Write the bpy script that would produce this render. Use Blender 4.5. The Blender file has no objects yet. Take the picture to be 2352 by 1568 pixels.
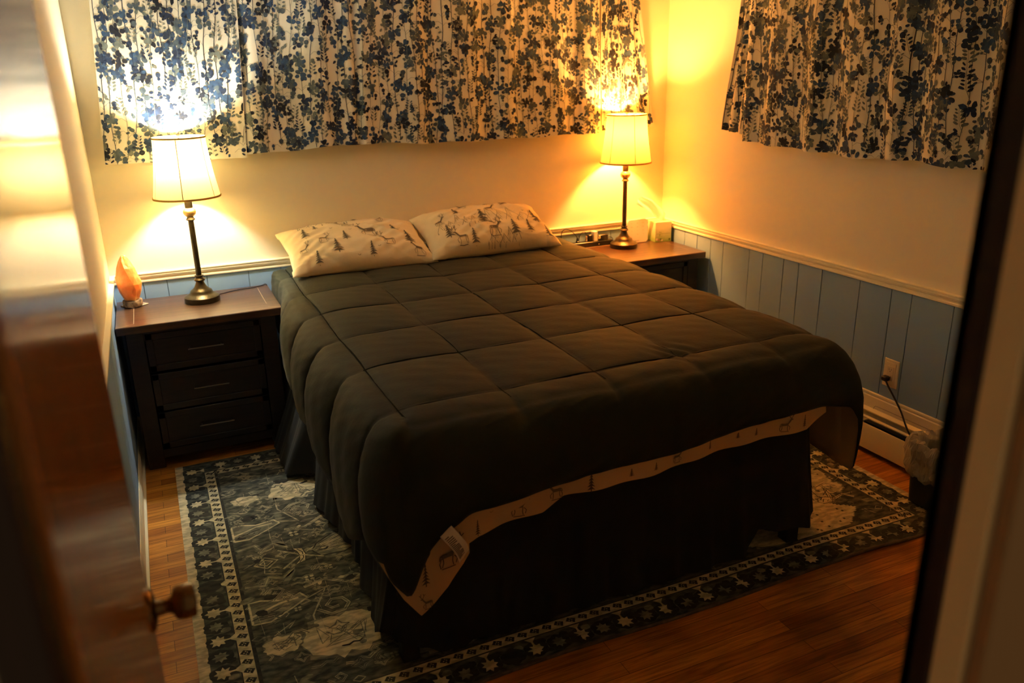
import bpy, math, random
from mathutils import Vector, Matrix
R = random.Random(7)
D = bpy.data
C = bpy.context.scene.collection
sc = bpy.context.scene

# ------------------------------------------------------------------ camera
cam_d = D.cameras.new('camera'); cam = D.objects.new('camera', cam_d); C.objects.link(cam)
sc.camera = cam
yaw, pitch, roll = -.4167, .3273, -.0217
fw = Vector((-math.sin(yaw)*math.cos(pitch), math.cos(yaw)*math.cos(pitch), -math.sin(pitch)))
rt = Vector((math.cos(yaw), math.sin(yaw), 0)); up = rt.cross(fw)
rt, up = rt*math.cos(roll)+up*math.sin(roll), -rt*math.sin(roll)+up*math.cos(roll)
mw = Matrix((rt, up, -fw)).transposed().to_4x4(); mw.translation = Vector((-3.0552, -4.4284, 1.8138))
cam.matrix_world = mw
cam_d.sensor_width = 36; cam_d.lens = 1853.9*36/2352
cam_d.clip_start = .02
cam_d.dof.use_dof = True; cam_d.dof.focus_distance = 3.2; cam_d.dof.aperture_fstop = 2.5

# ------------------------------------------------------------------ world, exposure
w = D.worlds.new('world'); sc.world = w; w.use_nodes = True
w.node_tree.nodes['Background'].inputs[0].default_value = (.5, .34, .18, 1)
w.node_tree.nodes['Background'].inputs[1].default_value = .10
sc.view_settings.view_transform = 'Standard'; sc.view_settings.look = 'None'
sc.view_settings.exposure = 1.75; sc.view_settings.gamma = 1
sc.cycles.max_bounces = 10; sc.cycles.diffuse_bounces = 6; sc.cycles.transmission_bounces = 8
sc.cycles.sample_clamp_indirect = 8
LEFT_BULB = ((.98, 1.0, .88), 350)
RIGHT_BULB = ((1, .40, .085), 800)

# ------------------------------------------------------------------ helpers
MATS = {}
def mat(name, col, rough=.6, var=0, vscale=8, vstretch=(1,1,1), bump=0, bscale=200, bstretch=(1,1,1), col2=None,
        metal=0, spec=.5, coat=0, trans=0, sss=0, sheen=0, lohi=(.35,.65)):
    if name in MATS: return MATS[name]
    m = D.materials.new(name); m.use_nodes = True; MATS[name] = m
    nt = m.node_tree; N = nt.nodes; L = nt.links; b = N['Principled BSDF']
    b.inputs['Base Color'].default_value = (*col, 1); b.inputs['Roughness'].default_value = rough
    b.inputs['Metallic'].default_value = metal; b.inputs['Specular IOR Level'].default_value = spec
    b.inputs['Coat Weight'].default_value = coat; b.inputs['Coat Roughness'].default_value = .08
    if sheen: b.inputs['Sheen Weight'].default_value = sheen
    if sss:
        b.inputs['Subsurface Weight'].default_value = sss
        b.inputs['Subsurface Radius'].default_value = (.06, .02, .006); b.inputs['Subsurface Scale'].default_value = 1
    tc = N.new('ShaderNodeTexCoord')
    def mapped(st):
        mp = N.new('ShaderNodeMapping'); mp.inputs['Scale'].default_value = st
        L.new(tc.outputs['Object'], mp.inputs['Vector']); return mp.outputs[0]
    if var or col2:
        n = N.new('ShaderNodeTexNoise'); n.inputs['Scale'].default_value = vscale; n.inputs['Detail'].default_value = 6
        L.new(mapped(vstretch), n.inputs['Vector'])
        r = N.new('ShaderNodeValToRGB'); e = r.color_ramp.elements
        e[0].position, e[1].position = lohi
        c2 = col2 or tuple(c*(1-var) for c in col)
        e[0].color = (*c2, 1); e[1].color = (*(col if col2 else tuple(min(1, c*(1+var)) for c in col)), 1)
        L.new(n.outputs['Fac'], r.inputs['Fac']); L.new(r.outputs[0], b.inputs['Base Color'])
    if bump:
        n2 = N.new('ShaderNodeTexNoise'); n2.inputs['Scale'].default_value = bscale; n2.inputs['Detail'].default_value = 3
        L.new(mapped(bstretch), n2.inputs['Vector'])
        bp = N.new('ShaderNodeBump'); bp.inputs['Strength'].default_value = bump; bp.inputs['Distance'].default_value = .01
        L.new(n2.outputs['Fac'], bp.inputs['Height']); L.new(bp.outputs[0], b.inputs['Normal'])
    if trans:
        t = N.new('ShaderNodeBsdfTranslucent'); t.inputs[0].default_value = (*col, 1)
        mx = N.new('ShaderNodeMixShader'); mx.inputs[0].default_value = trans
        o = N['Material Output']; L.new(b.outputs[0], mx.inputs[1]); L.new(t.outputs[0], mx.inputs[2]); L.new(mx.outputs[0], o.inputs[0])
    return m

class MB:
    def __init__(s): s.v = []; s.f = []; s.m = []; s.mats = []
    def mi(s, m):
        if m not in s.mats: s.mats.append(m)
        return s.mats.index(m)
    def add(s, vs, fs, m):
        k = len(s.v); i = s.mi(m); s.v += [tuple(v) for v in vs]
        for f in fs: s.f.append([k+a for a in f]); s.m.append(i)
    def box(s, x0, x1, y0, y1, z0, z1, m, bev=0):
        x0, x1 = sorted((x0, x1)); y0, y1 = sorted((y0, y1)); z0, z1 = sorted((z0, z1))
        if not bev:
            vs = [(x, y, z) for z in (z0, z1) for x, y in ((x0, y0), (x1, y0), (x1, y1), (x0, y1))]
            s.add(vs, [(3,2,1,0), (4,5,6,7), (0,1,5,4), (1,2,6,5), (2,3,7,6), (3,0,4,7)], m); return
        b = min(bev, (x1-x0)/2.01, (y1-y0)/2.01, (z1-z0)/2.01)
        def ring(x0, x1, y0, y1, z, c):
            return [(x0+c, y0, z), (x1-c, y0, z), (x1, y0+c, z), (x1, y1-c, z), (x1-c, y1, z), (x0+c, y1, z), (x0, y1-c, z), (x0, y0+c, z)]
        rs = [ring(x0+b, x1-b, y0+b, y1-b, z0, b*.3), ring(x0, x1, y0, y1, z0+b, b), ring(x0, x1, y0, y1, z1-b, b), ring(x0+b, x1-b, y0+b, y1-b, z1, b*.3)]
        vs = sum(rs, []); fs = [tuple(range(7, -1, -1)), tuple(range(24, 32))]
        for r in range(3):
            for i in range(8): fs.append((r*8+i, r*8+(i+1) % 8, (r+1)*8+(i+1) % 8, (r+1)*8+i))
        s.add(vs, fs, m)
    def lathe(s, prof, m, c=(0,0,0), n=40, ax='z', cap=True):
        vs = []; fs = []
        for r, z in prof:
            for i in range(n):
                a = 2*math.pi*i/n; p = (r*math.cos(a), r*math.sin(a), z)
                if ax == 'x': p = (p[2], p[0], p[1])
                vs.append((c[0]+p[0], c[1]+p[1], c[2]+p[2]))
        for k in range(len(prof)-1):
            for i in range(n): fs.append((k*n+i, k*n+(i+1) % n, (k+1)*n+(i+1) % n, (k+1)*n+i))
        if cap:
            fs.append(tuple(range(n-1, -1, -1))); fs.append(tuple(range((len(prof)-1)*n, len(prof)*n)))
        s.add(vs, fs, m)
    def tube(s, pts, r, m, n=8):
        pts = [Vector(p) for p in pts]
        # smooth by catmull-rom
        if len(pts) > 2:
            q = [pts[0]] + pts + [pts[-1]]; o = []
            for i in range(1, len(q)-2):
                for k in range(8):
                    t = k/8; a, b, c, d = q[i-1], q[i], q[i+1], q[i+2]
                    o.append(.5*((2*b)+(c-a)*t+(2*a-5*b+4*c-d)*t*t+(3*b-a-3*c+d)*t**3))
            o.append(pts[-1]); pts = o
        vs = []; fs = []; u = None
        for i, p in enumerate(pts):
            d = (pts[min(i+1, len(pts)-1)]-pts[max(i-1, 0)]).normalized()
            if u is None: u = d.orthogonal().normalized()
            u = (u-d*u.dot(d)).normalized(); v = d.cross(u)
            for k in range(n):
                a = 2*math.pi*k/n; vs.append(p+(u*math.cos(a)+v*math.sin(a))*r)
        for i in range(len(pts)-1):
            for k in range(n): fs.append((i*n+k, i*n+(k+1) % n, (i+1)*n+(k+1) % n, (i+1)*n+k))
        fs.append(tuple(range(n-1, -1, -1))); fs.append(tuple(range((len(pts)-1)*n, len(pts)*n)))
        s.add(vs, fs, m)
    def prism(s, prof, axis, a0, a1, m):
        # prof: list of (p, q) ; axis 'x': p->y q->z ; axis 'y': p->x q->z
        n = len(prof); vs = []
        for a in (a0, a1):
            for p, q in prof: vs.append((a, p, q) if axis == 'x' else (p, a, q))
        fs = [(i, (i+1) % n, n+(i+1) % n, n+i) for i in range(n)] + [tuple(range(n-1, -1, -1)), tuple(range(n, 2*n))]
        s.add(vs, fs, m)
    def build(s, name, parent=None, smooth=False, loc=None, matrix=None):
        me = D.meshes.new(name); me.from_pydata(s.v, [], s.f); me.update()
        for m in s.mats: me.materials.append(m)
        me.polygons.foreach_set('material_index', s.m)
        if smooth:
            me.polygons.foreach_set('use_smooth', [True]*len(me.polygons))
            if smooth != 'all': me.set_sharp_from_angle(angle=math.radians(38))
        me.update()
        o = D.objects.new(name, me); C.objects.link(o)
        if matrix is not None: o.matrix_world = matrix
        if loc is not None: o.location = loc
        if parent is not None: o.parent = parent
        return o

def grid(mb, nu, nv, fn, m, wrap=False):
    vs = [fn(i, j) for i in range(nu) for j in range(nv)]
    fs = [(i*nv+j, ((i+1) % nu)*nv+j, ((i+1) % nu)*nv+j+1, i*nv+j+1) for i in range(nu if wrap else nu-1) for j in range(nv-1)]
    mb.add(vs, fs, m)

def empty(name, loc, label, cat, group=None, rz=0):
    o = D.objects.new(name, None); C.objects.link(o); o.location = loc; o.rotation_euler = (0, 0, rz)
    o.empty_display_size = .05
    o['label'] = label; o['category'] = cat
    if group: o['group'] = group
    return o
def tag(o, label, cat, group=None):
    o['label'] = label; o['category'] = cat
    if group: o['group'] = group
    return o
def struct(o, label=None):
    o['kind'] = 'structure'
    if label: o['label'] = label
    return o

class Decal:
    """printed pattern laid on a surface: fn(u, v, off) -> point"""
    def __init__(s, mb, fn, base=.0008, step=.00002, clip=None):
        s.mb = mb; s.fn = fn; s.base = base; s.step = step; s.k = 0; s.clip = clip
    def off(s): s.k += 1; return s.base+s.step*(s.k % 50)
    def c(s, p):
        if s.clip:
            a, b, c, d = s.clip; return (min(max(p[0], a), b), min(max(p[1], c), d))
        return p
    def blob(s, cx, cy, rx, ry, ang, m, n=9, jit=.2, rnd=R):
        if s.clip and not (s.clip[0] < cx < s.clip[1] and s.clip[2] < cy < s.clip[3]): return
        o = s.off(); vs = [s.fn(*s.c((cx, cy)), o)]; ca, sa = math.cos(ang), math.sin(ang)
        for i in range(n):
            a = 2*math.pi*i/n; k = 1+rnd.uniform(-jit, jit)
            x, y = rx*k*math.cos(a), ry*k*math.sin(a)
            vs.append(s.fn(*s.c((cx+x*ca-y*sa, cy+x*sa+y*ca)), o))
        s.mb.add(vs, [(0, i+1, (i+1) % n+1) for i in range(n)], m)
    def poly(s, pts, m):
        o = s.off(); cx = sum(p[0] for p in pts)/len(pts); cy = sum(p[1] for p in pts)/len(pts)
        vs = [s.fn(*s.c((cx, cy)), o)]+[s.fn(*s.c(p), o) for p in pts]; n = len(pts)
        s.mb.add(vs, [(0, i+1, (i+1) % n+1) for i in range(n)], m)
    def face(s, pts, m):
        o = s.off(); s.mb.add([s.fn(*s.c(p), o) for p in pts], [tuple(range(len(pts)))], m)
    def line(s, pts, wd, m, seg=.02, closed=False):
        if closed: pts = pts+[pts[0]]
        q = []
        for a, b in zip(pts, pts[1:]):
            n = max(1, int(math.hypot(b[0]-a[0], b[1]-a[1])/seg))
            q += [(a[0]+(b[0]-a[0])*i/n, a[1]+(b[1]-a[1])*i/n) for i in range(n)]
        q.append(pts[-1])
        if s.clip: q = [p for p in q if s.clip[0] <= p[0] <= s.clip[1] and s.clip[2] <= p[1] <= s.clip[3]]
        if len(q) < 2: return
        o = s.off(); vs = []
        for i, p in enumerate(q):
            a = q[max(i-1, 0)]; b = q[min(i+1, len(q)-1)]; dx, dy = b[0]-a[0], b[1]-a[1]; l = math.hypot(dx, dy) or 1
            nx, ny = -dy/l*wd/2, dx/l*wd/2
            vs += [s.fn(p[0]+nx, p[1]+ny, o), s.fn(p[0]-nx, p[1]-ny, o)]
        s.mb.add(vs, [(2*i, 2*i+1, 2*i+3, 2*i+2) for i in range(len(q)-1)], m)

# ------------------------------------------------------------------ materials
cream = mat('cream wall paint', (.80, .74, .575), .75, bump=.05, bscale=250)
blue = mat('blue panel paint', (.21, .34, .55), .55, bump=.04, bscale=200)
groove = mat('blue panel groove', (.09, .14, .20), .7)
trimw = mat('cream trim paint', (.88, .82, .62), .35)
ceilm = mat('ceiling paint', (.93, .92, .89), .9)
dark_trim = mat('dark stained trim', (.022, .008, .006), .5, var=.3, vscale=10, vstretch=(8, 8, 1))
jambm = mat('tan jamb paint', (.80, .60, .32), .6)
hallm = mat('hall casing brown', (.36, .22, .10), .6)
heaterm = mat('cream enamel', (.80, .72, .46), .35, bump=.02, bscale=80)
black = mat('black plastic', (.012, .012, .012), .4)
white_pl = mat('white plastic', (.80, .76, .66), .35)
bronze = mat('dark bronze', (.050, .038, .022), .33, var=.35, vscale=30, metal=.6)
gold = mat('aged gold', (.62, .42, .18), .3, var=.3, vscale=40, metal=.8)
darkwood = mat('dark stained wood', (.015, .007, .005), .42, var=.35, vscale=6, vstretch=(1.2, 14, 14), bump=.06, bscale=12, bstretch=(2, 40, 40))
inlay = mat('pale worn joint line', (.38, .28, .19), .5)
steel = mat('dark steel', (.22, .20, .18), .35, metal=.9)

def wood_top():
    m = D.materials.new('table top wood'); m.use_nodes = True; N = m.node_tree.nodes; L = m.node_tree.links; b = N['Principled BSDF']
    tc = N.new('ShaderNodeTexCoord'); mp = N.new('ShaderNodeMapping'); mp.inputs['Scale'].default_value = (1.5, 22, 22); L.new(tc.outputs['Object'], mp.inputs[0])
    n = N.new('ShaderNodeTexNoise'); n.inputs['Scale'].default_value = 3; n.inputs['Detail'].default_value = 8; n.inputs['Distortion'].default_value = .6; L.new(mp.outputs[0], n.inputs['Vector'])
    r = N.new('ShaderNodeValToRGB'); e = r.color_ramp.elements; e[0].position = .3; e[1].position = .7
    e[0].color = (.034, .016, .009, 1); e[1].color = (.100, .044, .022, 1)
    L.new(n.outputs['Fac'], r.inputs[0]); L.new(r.outputs[0], b.inputs['Base Color'])
    b.inputs['Roughness'].default_value = .30; b.inputs['Coat Weight'].default_value = .35; b.inputs['Coat Roughness'].default_value = .2
    return m
topwood = wood_top()

def floor_mat():
    m = D.materials.new('oak strip floor'); m.use_nodes = True; N = m.node_tree.nodes; L = m.node_tree.links; b = N['Principled BSDF']
    tc = N.new('ShaderNodeTexCoord')
    br = N.new('ShaderNodeTexBrick'); br.offset = .37; br.inputs['Scale'].default_value = 1
    br.inputs['Brick Width'].default_value = .95; br.inputs['Row Height'].default_value = .057
    br.inputs['Mortar Size'].default_value = .0009; br.inputs['Mortar Smooth'].default_value = .3
    br.inputs['Color1'].default_value = (0, 0, 0, 1); br.inputs['Color2'].default_value = (1, 1, 1, 1); br.inputs['Mortar'].default_value = (.5, .5, .5, 1)
    L.new(tc.outputs['Object'], br.inputs['Vector'])
    tone = N.new('ShaderNodeValToRGB'); e = tone.color_ramp.elements
    e[0].color = (.42, .145, .018, 1); e[1].color = (.76, .34, .05, 1)
    L.new(br.outputs['Color'], tone.inputs[0])
    mp = N.new('ShaderNodeMapping'); mp.inputs['Scale'].default_value = (2.2, 45, 1); L.new(tc.outputs['Object'], mp.inputs[0])
    n = N.new('ShaderNodeTexNoise'); n.inputs['Scale'].default_value = 2; n.inputs['Detail'].default_value = 9; n.inputs['Distortion'].default_value = 1.2; L.new(mp.outputs[0], n.inputs['Vector'])
    r2 = N.new('ShaderNodeValToRGB'); e = r2.color_ramp.elements; e[0].position = .32; e[1].position = .62; e[0].color = (.42, .36, .32, 1); e[1].color = (1, 1, 1, 1)
    L.new(n.outputs['Fac'], r2.inputs[0])
    mx = N.new('ShaderNodeMixRGB'); mx.blend_type = 'MULTIPLY'; mx.inputs[0].default_value = .85; L.new(tone.outputs[0], mx.inputs[1]); L.new(r2.outputs[0], mx.inputs[2])
    n3 = N.new('ShaderNodeTexNoise'); n3.inputs['Scale'].default_value = 2.3; L.new(tc.outputs['Object'], n3.inputs['Vector'])
    r3 = N.new('ShaderNodeValToRGB'); e = r3.color_ramp.elements; e[0].position = .36; e[1].position = .52; e[0].color = (.38, .32, .28, 1); e[1].color = (1, 1, 1, 1)
    L.new(n3.outputs['Fac'], r3.inputs[0])
    mx3 = N.new('ShaderNodeMixRGB'); mx3.blend_type = 'MULTIPLY'; mx3.inputs[0].default_value = .7; L.new(mx.outputs[0], mx3.inputs[1]); L.new(r3.outputs[0], mx3.inputs[2])
    mx2 = N.new('ShaderNodeMixRGB'); mx2.inputs[2].default_value = (.035, .012, .004, 1); L.new(br.outputs['Fac'], mx2.inputs[0]); L.new(mx3.outputs[0], mx2.inputs[1])
    L.new(mx2.outputs[0], b.inputs['Base Color']); b.inputs['Roughness'].default_value = .42; b.inputs['Specular IOR Level'].default_value = .25
    bp = N.new('ShaderNodeBump'); bp.inputs['Strength'].default_value = .12; bp.inputs['Distance'].default_value = .002; L.new(n.outputs['Fac'], bp.inputs['Height']); L.new(bp.outputs[0], b.inputs['Normal'])
    return m

# ------------------------------------------------------------------ room shell
WL, FY = -3.294, -3.945
m = MB(); m.box(WL-.12, .12, -5.2, .12, -.1, 0, floor_mat()); struct(m.build('floor'))
m = MB(); m.box(WL-.12, .12, FY, .12, 2.44, 2.52, ceilm); struct(m.build('ceiling'))
RT = .845
m = MB(); m.box(WL-.12, .12, 0, .12, 0, 2.44, cream); wb = struct(m.build('wall_back'))
def panel_boards(axis, edges, z0, z1):
    mm = MB(); e = sorted(edges)
    for a, b in zip(e, e[1:]):
        if axis == 'x': mm.box(a+.0016, b-.0016, -.006, 0, z0, z1, blue, bev=.0012)
        elif axis == 'r': mm.box(-.006, 0, a+.0016, b-.0016, z0, z1, blue, bev=.0012)
        else: mm.box(WL, WL+.006, a+.0016, b-.0016, z0, z1, blue, bev=.0012)
    lo, hi = e[0], e[-1]
    if axis == 'x': mm.box(lo, hi, -.002, 0, z0, z1, groove)
    elif axis == 'r': mm.box(-.002, 0, lo, hi, z0, z1, groove)
    else: mm.box(WL, WL+.002, lo, hi, z0, z1, groove)
    return mm
struct(panel_boards('x', [WL, -3.148, -3.035, -2.84, -2.63, -2.46, -2.2, -2.0, -1.8, -1.6, -1.4, -1.2, -1.0, -.8, -.62, -.388, -.27, -.12, 0], .0, RT-.015).build('wainscot_panel', wb))
m = MB(); m.box(0, .12, FY, 0, 0, 2.44, cream); wr = struct(m.build('wall_right'))
struct(panel_boards('r', [0, -.13, -.27, -.40, -.534, -.653, -.883, -.995, -1.159, -1.272, -1.437, -1.681, -1.867, -1.977, -2.19, -2.4, -2.6, -2.72, -2.95, -3.1, -3.3, -3.5, -3.7, FY], .0, RT-.015).build('wainscot_panel', wr))
m = MB(); m.box(WL-.12, WL, FY, 0, 0, 2.44, cream); wl = struct(m.build('wall_left'))
struct(panel_boards('l', [0, -.2, -.4, -.53, -.75, -.95, -1.1, -1.3, -1.45, -1.7, -1.9, -2.1, -2.3, -2.5, -2.7, -2.9, -3.1, -3.3, -3.5, -3.7, FY], .0, RT-.015).build('wainscot_panel', wl))
# front wall with doorway x in [-3.142, -2.34]
JL, JR = -3.142, -2.34
m = MB(); m.box(JR+.012, .12, FY-.035, FY, 0, 2.44, cream); m.box(WL-.12, JL-.012, FY-.035, FY, 0, 2.44, cream); m.box(JL-.012, JR+.012, FY-.035, FY, 2.07, 2.44, cream)
struct(m.build('wall_front'))
# door jambs and casings
m = MB(); m.box(JR, JR+.012, -3.978, -3.944, 0, 2.05, jambm, bev=.002); struct(m.build('trim_1'), 'tan painted door jamb at the right edge')
m = MB(); m.box(JR-.0, JR+.03, -3.944, -3.908, 0, 2.06, dark_trim, bev=.003); m.box(JR+.0, JR+.075, -3.925, -3.908, 0, 2.1, dark_trim, bev=.003); struct(m.build('trim_2'), 'dark stained door stop at the right edge')
m = MB(); m.box(JR+.006, JR+.09, -3.998, -3.98, 0, 2.12, hallm, bev=.003); struct(m.build('trim_3'), 'brown casing on the hall side')
m = MB(); m.box(JL-.03, JL, -3.985, -3.945, 0, 2.06, dark_trim, bev=.003); struct(m.build('trim_4'), 'dark stained door jamb at the left edge')
m = MB(); m.box(JL-.03, JR+.03, -3.985, -3.91, 2.06, 2.10, dark_trim, bev=.003); struct(m.build('trim_5'), 'dark head jamb over the doorway')
# chair rails: moulded profile (depth d, height z)
rail = [(0, -.030), (.010, -.030), (.013, -.027), (.013, -.020), (.008, -.016), (.008, -.010), (.016, -.004), (.018, .004), (.014, .010), (.020, .013), (.020, .018), (.0, .020)]
def rail_prism(axis, side, a0, a1, z, name, lab, prof=rail, m_=None):
    mm = MB(); pr = [(side(d), z+q) for d, q in prof]; mm.prism(pr, axis, a0, a1, m_ or trimw); return struct(mm.build(name, smooth=True), lab)
rail_prism('x', lambda d: -d, WL, 0, RT, 'trim_6', 'cream chair rail along the back wall')
rail_prism('y', lambda d: -d, 0, FY, RT, 'trim_7', 'cream chair rail along the right wall')
rail_prism('y', lambda d: WL+d*1.1, 0, FY, RT, 'trim_8', 'cream chair rail along the left wall')
bprof = [(0, 0), (.026, 0), (.026, .016), (.016, .02), (.016, .075), (.012, .082), (.008, .095), (0, .098)]
rail_prism('y', lambda d: WL+d, -.0, FY, 0, 'baseboard_left', 'cream baseboard along the left wall', bprof)
rail_prism('x', lambda d: -d, WL, 0, 0, 'baseboard_back', 'cream baseboard along the back wall', bprof)
tprof = [(0, .20), (.018, .20), (.018, .272), (.013, .276), (.013, .282), (.018, .285), (.017, .292), (0, .294)]
rail_prism('y', lambda d: -d, 0, FY, 0, 'baseboard_right', 'cream board above the baseboard heater', tprof)

# baseboard heater
h = empty('baseboard_heater', (0, -1.8, 0), 'long cream baseboard heater with two black slots along the right wall', 'heater')
def hp(mm, name): o = mm.build(name, smooth=True); o.parent = h; o.matrix_parent_inverse = Matrix.Translation((0, 1.8, 0)); return o
m = MB(); m.prism([(-.006, .03), (-.012, .03), (-.012, .215), (-.0185, .218), (-.026, .212), (-.034, .206), (-.035, .202), (-.028, .204), (-.006, .21)], 'y', -.02, FY+.02, heaterm); hp(m, 'top_cover')
m = MB(); m.prism([(-.062, .03), (-.068, .028), (-.068, .142), (-.064, .150), (-.060, .151), (-.060, .147), (-.062, .140)], 'y', -1.84, FY+.02, heaterm); hp(m, 'front_panel')
m = MB(); m.prism([(-.012, .03), (-.0685, .027), (-.0685, .142), (-.062, .152), (-.040, .153), (-.012, .153)], 'y', -1.10, -1.837, heaterm); hp(m, 'end_panel')
m = MB(); m.prism([(-.044, .184), (-.054, .178), (-.053, .174), (-.044, .180)], 'y', -.02, FY+.02, heaterm); hp(m, 'louvre')
m = MB(); m.box(-.040, -.013, -.02, FY+.02, .04, .15, black); hp(m, 'element')
m = MB(); m.tube([(-.0195, -1.86, .205), (-.0195, -1.87, .232), (-.0195, -1.90, .236), (-.0195, -2.1, .236), (-.0195, -2.5, .236)], .0008, mat('panel line', (.15, .1, .05), .8), 5); hp(m, 'panel_line')

# door_1 opened against the left wall
def door_material():
    m = D.materials.new('varnished door wood'); m.use_nodes = True; N = m.node_tree.nodes; L = m.node_tree.links; b = N['Principled BSDF']
    tc = N.new('ShaderNodeTexCoord'); mp = N.new('ShaderNodeMapping'); mp.inputs['Scale'].default_value = (8, 8, .6); L.new(tc.outputs['Object'], mp.inputs[0])
    n = N.new('ShaderNodeTexNoise'); n.inputs['Scale'].default_value = 3; n.inputs['Detail'].default_value = 6; L.new(mp.outputs[0], n.inputs['Vector'])
    r = N.new('ShaderNodeValToRGB'); e = r.color_ramp.elements; e[0].position = .3; e[1].position = .7
    e[0].color = (.34, .12, .02, 1); e[1].color = (.50, .19, .04, 1); L.new(n.outputs['Fac'], r.inputs[0]); L.new(r.outputs[0], b.inputs['Base Color'])
    b.inputs['Roughness'].default_value = .17; b.inputs['IOR'].default_value = 1.42; b.inputs['Coat Weight'].default_value = .12; b.inputs['Coat Roughness'].default_value = .07
    mp2 = N.new('ShaderNodeMapping'); mp2.inputs['Scale'].default_value = (6, 26, 26); L.new(tc.outputs['Object'], mp2.inputs[0])
    n2 = N.new('ShaderNodeTexNoise'); n2.inputs['Scale'].default_value = 1.0; n2.inputs['Detail'].default_value = 3; L.new(mp2.outputs[0], n2.inputs['Vector'])
    bp = N.new('ShaderNodeBump'); bp.inputs['Strength'].default_value = .035; bp.inputs['Distance'].default_value = .01; L.new(n2.outputs['Fac'], bp.inputs['Height']); L.new(bp.outputs[0], b.inputs['Normal']); L.new(bp.outputs[0], b.inputs['Coat Normal'])
    return m
m = MB(); dm = door_material()
ang = math.atan2(.013, .74)
m.box(-.035, 0, 0, .74, .012, 2.04, dm, bev=.002)
door = struct(m.build('door_1', matrix=Matrix.Translation((-3.137, -3.94, 0)) @ Matrix.Rotation(ang, 4, 'Z')), 'glossy dark varnished door standing open')
brassk = mat('aged bronze knob', (.20, .12, .05), .22, metal=.9)
kz, ky = 1.04, .69
m = MB(); m.lathe([(.0, 0), (.034, 0), (.034, .003), (.030, .007), (.018, .010), (.0, .010)], brassk, (0, ky, kz), ax='x', cap=False); struct(m.build('rosette', door, True))
m = MB(); m.lathe([(.0, .008), (.013, .008), (.012, .014), (.0105, .026), (.014, .032), (.024, .036), (.0265, .042), (.0275, .052), (.027, .062), (.0255, .066), (.0, .068)], brassk, (0, ky, kz), ax='x', cap=False); struct(m.build('door_knob', door, True))
for zz in (.25, 1.05, 1.85):
    m = MB(); m.lathe([(0, 0), (.006, 0), (.006, .09), (0, .09)], brassk, (-.002, -.004, zz), n=12, cap=False); struct(m.build('hinge', door, True))

# ------------------------------------------------------------------ nightstands
def nightstand(x0, label):
    W_, Dp, H = .74, .500, .733
    t = empty('nightstand', (x0, -.024, 0), label, 'nightstand', 'three-drawer nightstands beside the bed')
    def b(mm, name, par=None): return mm.build(name, par or t, True)
    m = MB(); m.box(0, W_, -Dp, -.004, H-.038, H, topwood, bev=.003)
    tp = b(m, 'tabletop')
    m = MB()
    z = H+.0003
    for q in ((.078, .012), (W_-.056-.0, 0)):
        pass
    def ln(a, c, wd=.0022, mm_=inlay):
        dx, dy = c[0]-a[0], c[1]-a[1]; l = math.hypot(dx, dy); nx, ny = -dy/l*wd/2, dx/l*wd/2
        m.add([(a[0]+nx, a[1]+ny, z), (a[0]-nx, a[1]-ny, z), (c[0]-nx, c[1]-ny, z), (c[0]+nx, c[1]+ny, z)], [(0, 1, 2, 3)], mm_)
    dkl = mat('dark plank joint', (.02, .008, .004), .6)
    ln((.080, -.13), (.078, -.455)); ln((.078, -.455), (.003, -.496)); ln((W_-.058, -.03), (W_-.06, -.40)); ln((W_-.06, -.455), (W_-.003, -.490))
    ln((.08, -.40), (W_-.06, -.40), .0014, dkl); ln((.08, -.235), (W_-.06, -.235), .0014, dkl); ln((.03, -.07), (W_-.05, -.07), .0012, inlay); ln((.25, -.315), (.62, -.315), .0008, inlay)
    b(m, 'joint_lines', tp)
    m = MB(); x1, x2, yf = .035, W_-.035, -.474
    m.box(x1, x1+.022, yf+.012, -.01, .05, H-.038, darkwood, bev=.002); m.box(x2-.022, x2, yf+.012, -.01, .05, H-.038, darkwood, bev=.002)
    m.box(x1, x1+.075, yf, yf+.02, .0, H-.038, darkwood, bev=.002); m.box(x2-.075, x2, yf, yf+.02, .0, H-.038, darkwood, bev=.002)
    m.box(x1, x2, yf+.002, yf+.02, H-.085, H-.038, darkwood, bev=.002); m.box(x1, x2, yf+.002, yf+.02, .05, .095, darkwood, bev=.002)
    m.box(x1, x2, -.02, -.01, .05, H-.038, darkwood); m.box(x1, x2, yf+.02, -.02, .06, .075, darkwood)
    m.box(x1, x1+.05, -.06, -.01, 0, .06, darkwood); m.box(x2-.05, x2, -.06, -.01, 0, .06, darkwood)
    b(m, 'body')
    for zc in (.588, .388, .192):
        m = MB(); hh = .093; a, c = x1+.079, x2-.079
        m.box(a, c, yf+.004, yf+.02, zc-hh, zc+hh, darkwood, bev=.002)
        fr = .030
        for q in ((a, c, zc+hh-fr, zc+hh), (a, c, zc-hh, zc-hh+fr), (a, a+fr, zc-hh, zc+hh), (c-fr, c, zc-hh, zc+hh)):
            m.box(q[0], q[1], yf-.003, yf+.006, q[2], q[3], darkwood, bev=.0015)
        dr = b(m, 'drawer')
        m = MB(); xc = (x1+x2)/2-.0; m.tube([(xc-.08, yf-.022, zc), (xc+.08, yf-.022, zc)], .0035, steel); 
        for xx in (xc-.07, xc+.07): m.tube([(xx, yf+.006, zc), (xx, yf-.022, zc)], .003, steel)
        b(m, 'handle', dr)
    return t
nightstand(-3.284, 'dark wood nightstand left of the bed, carrying the orange salt lamp')
nightstand(-.768, 'dark wood nightstand right of the bed, carrying the tissue box')

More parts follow.
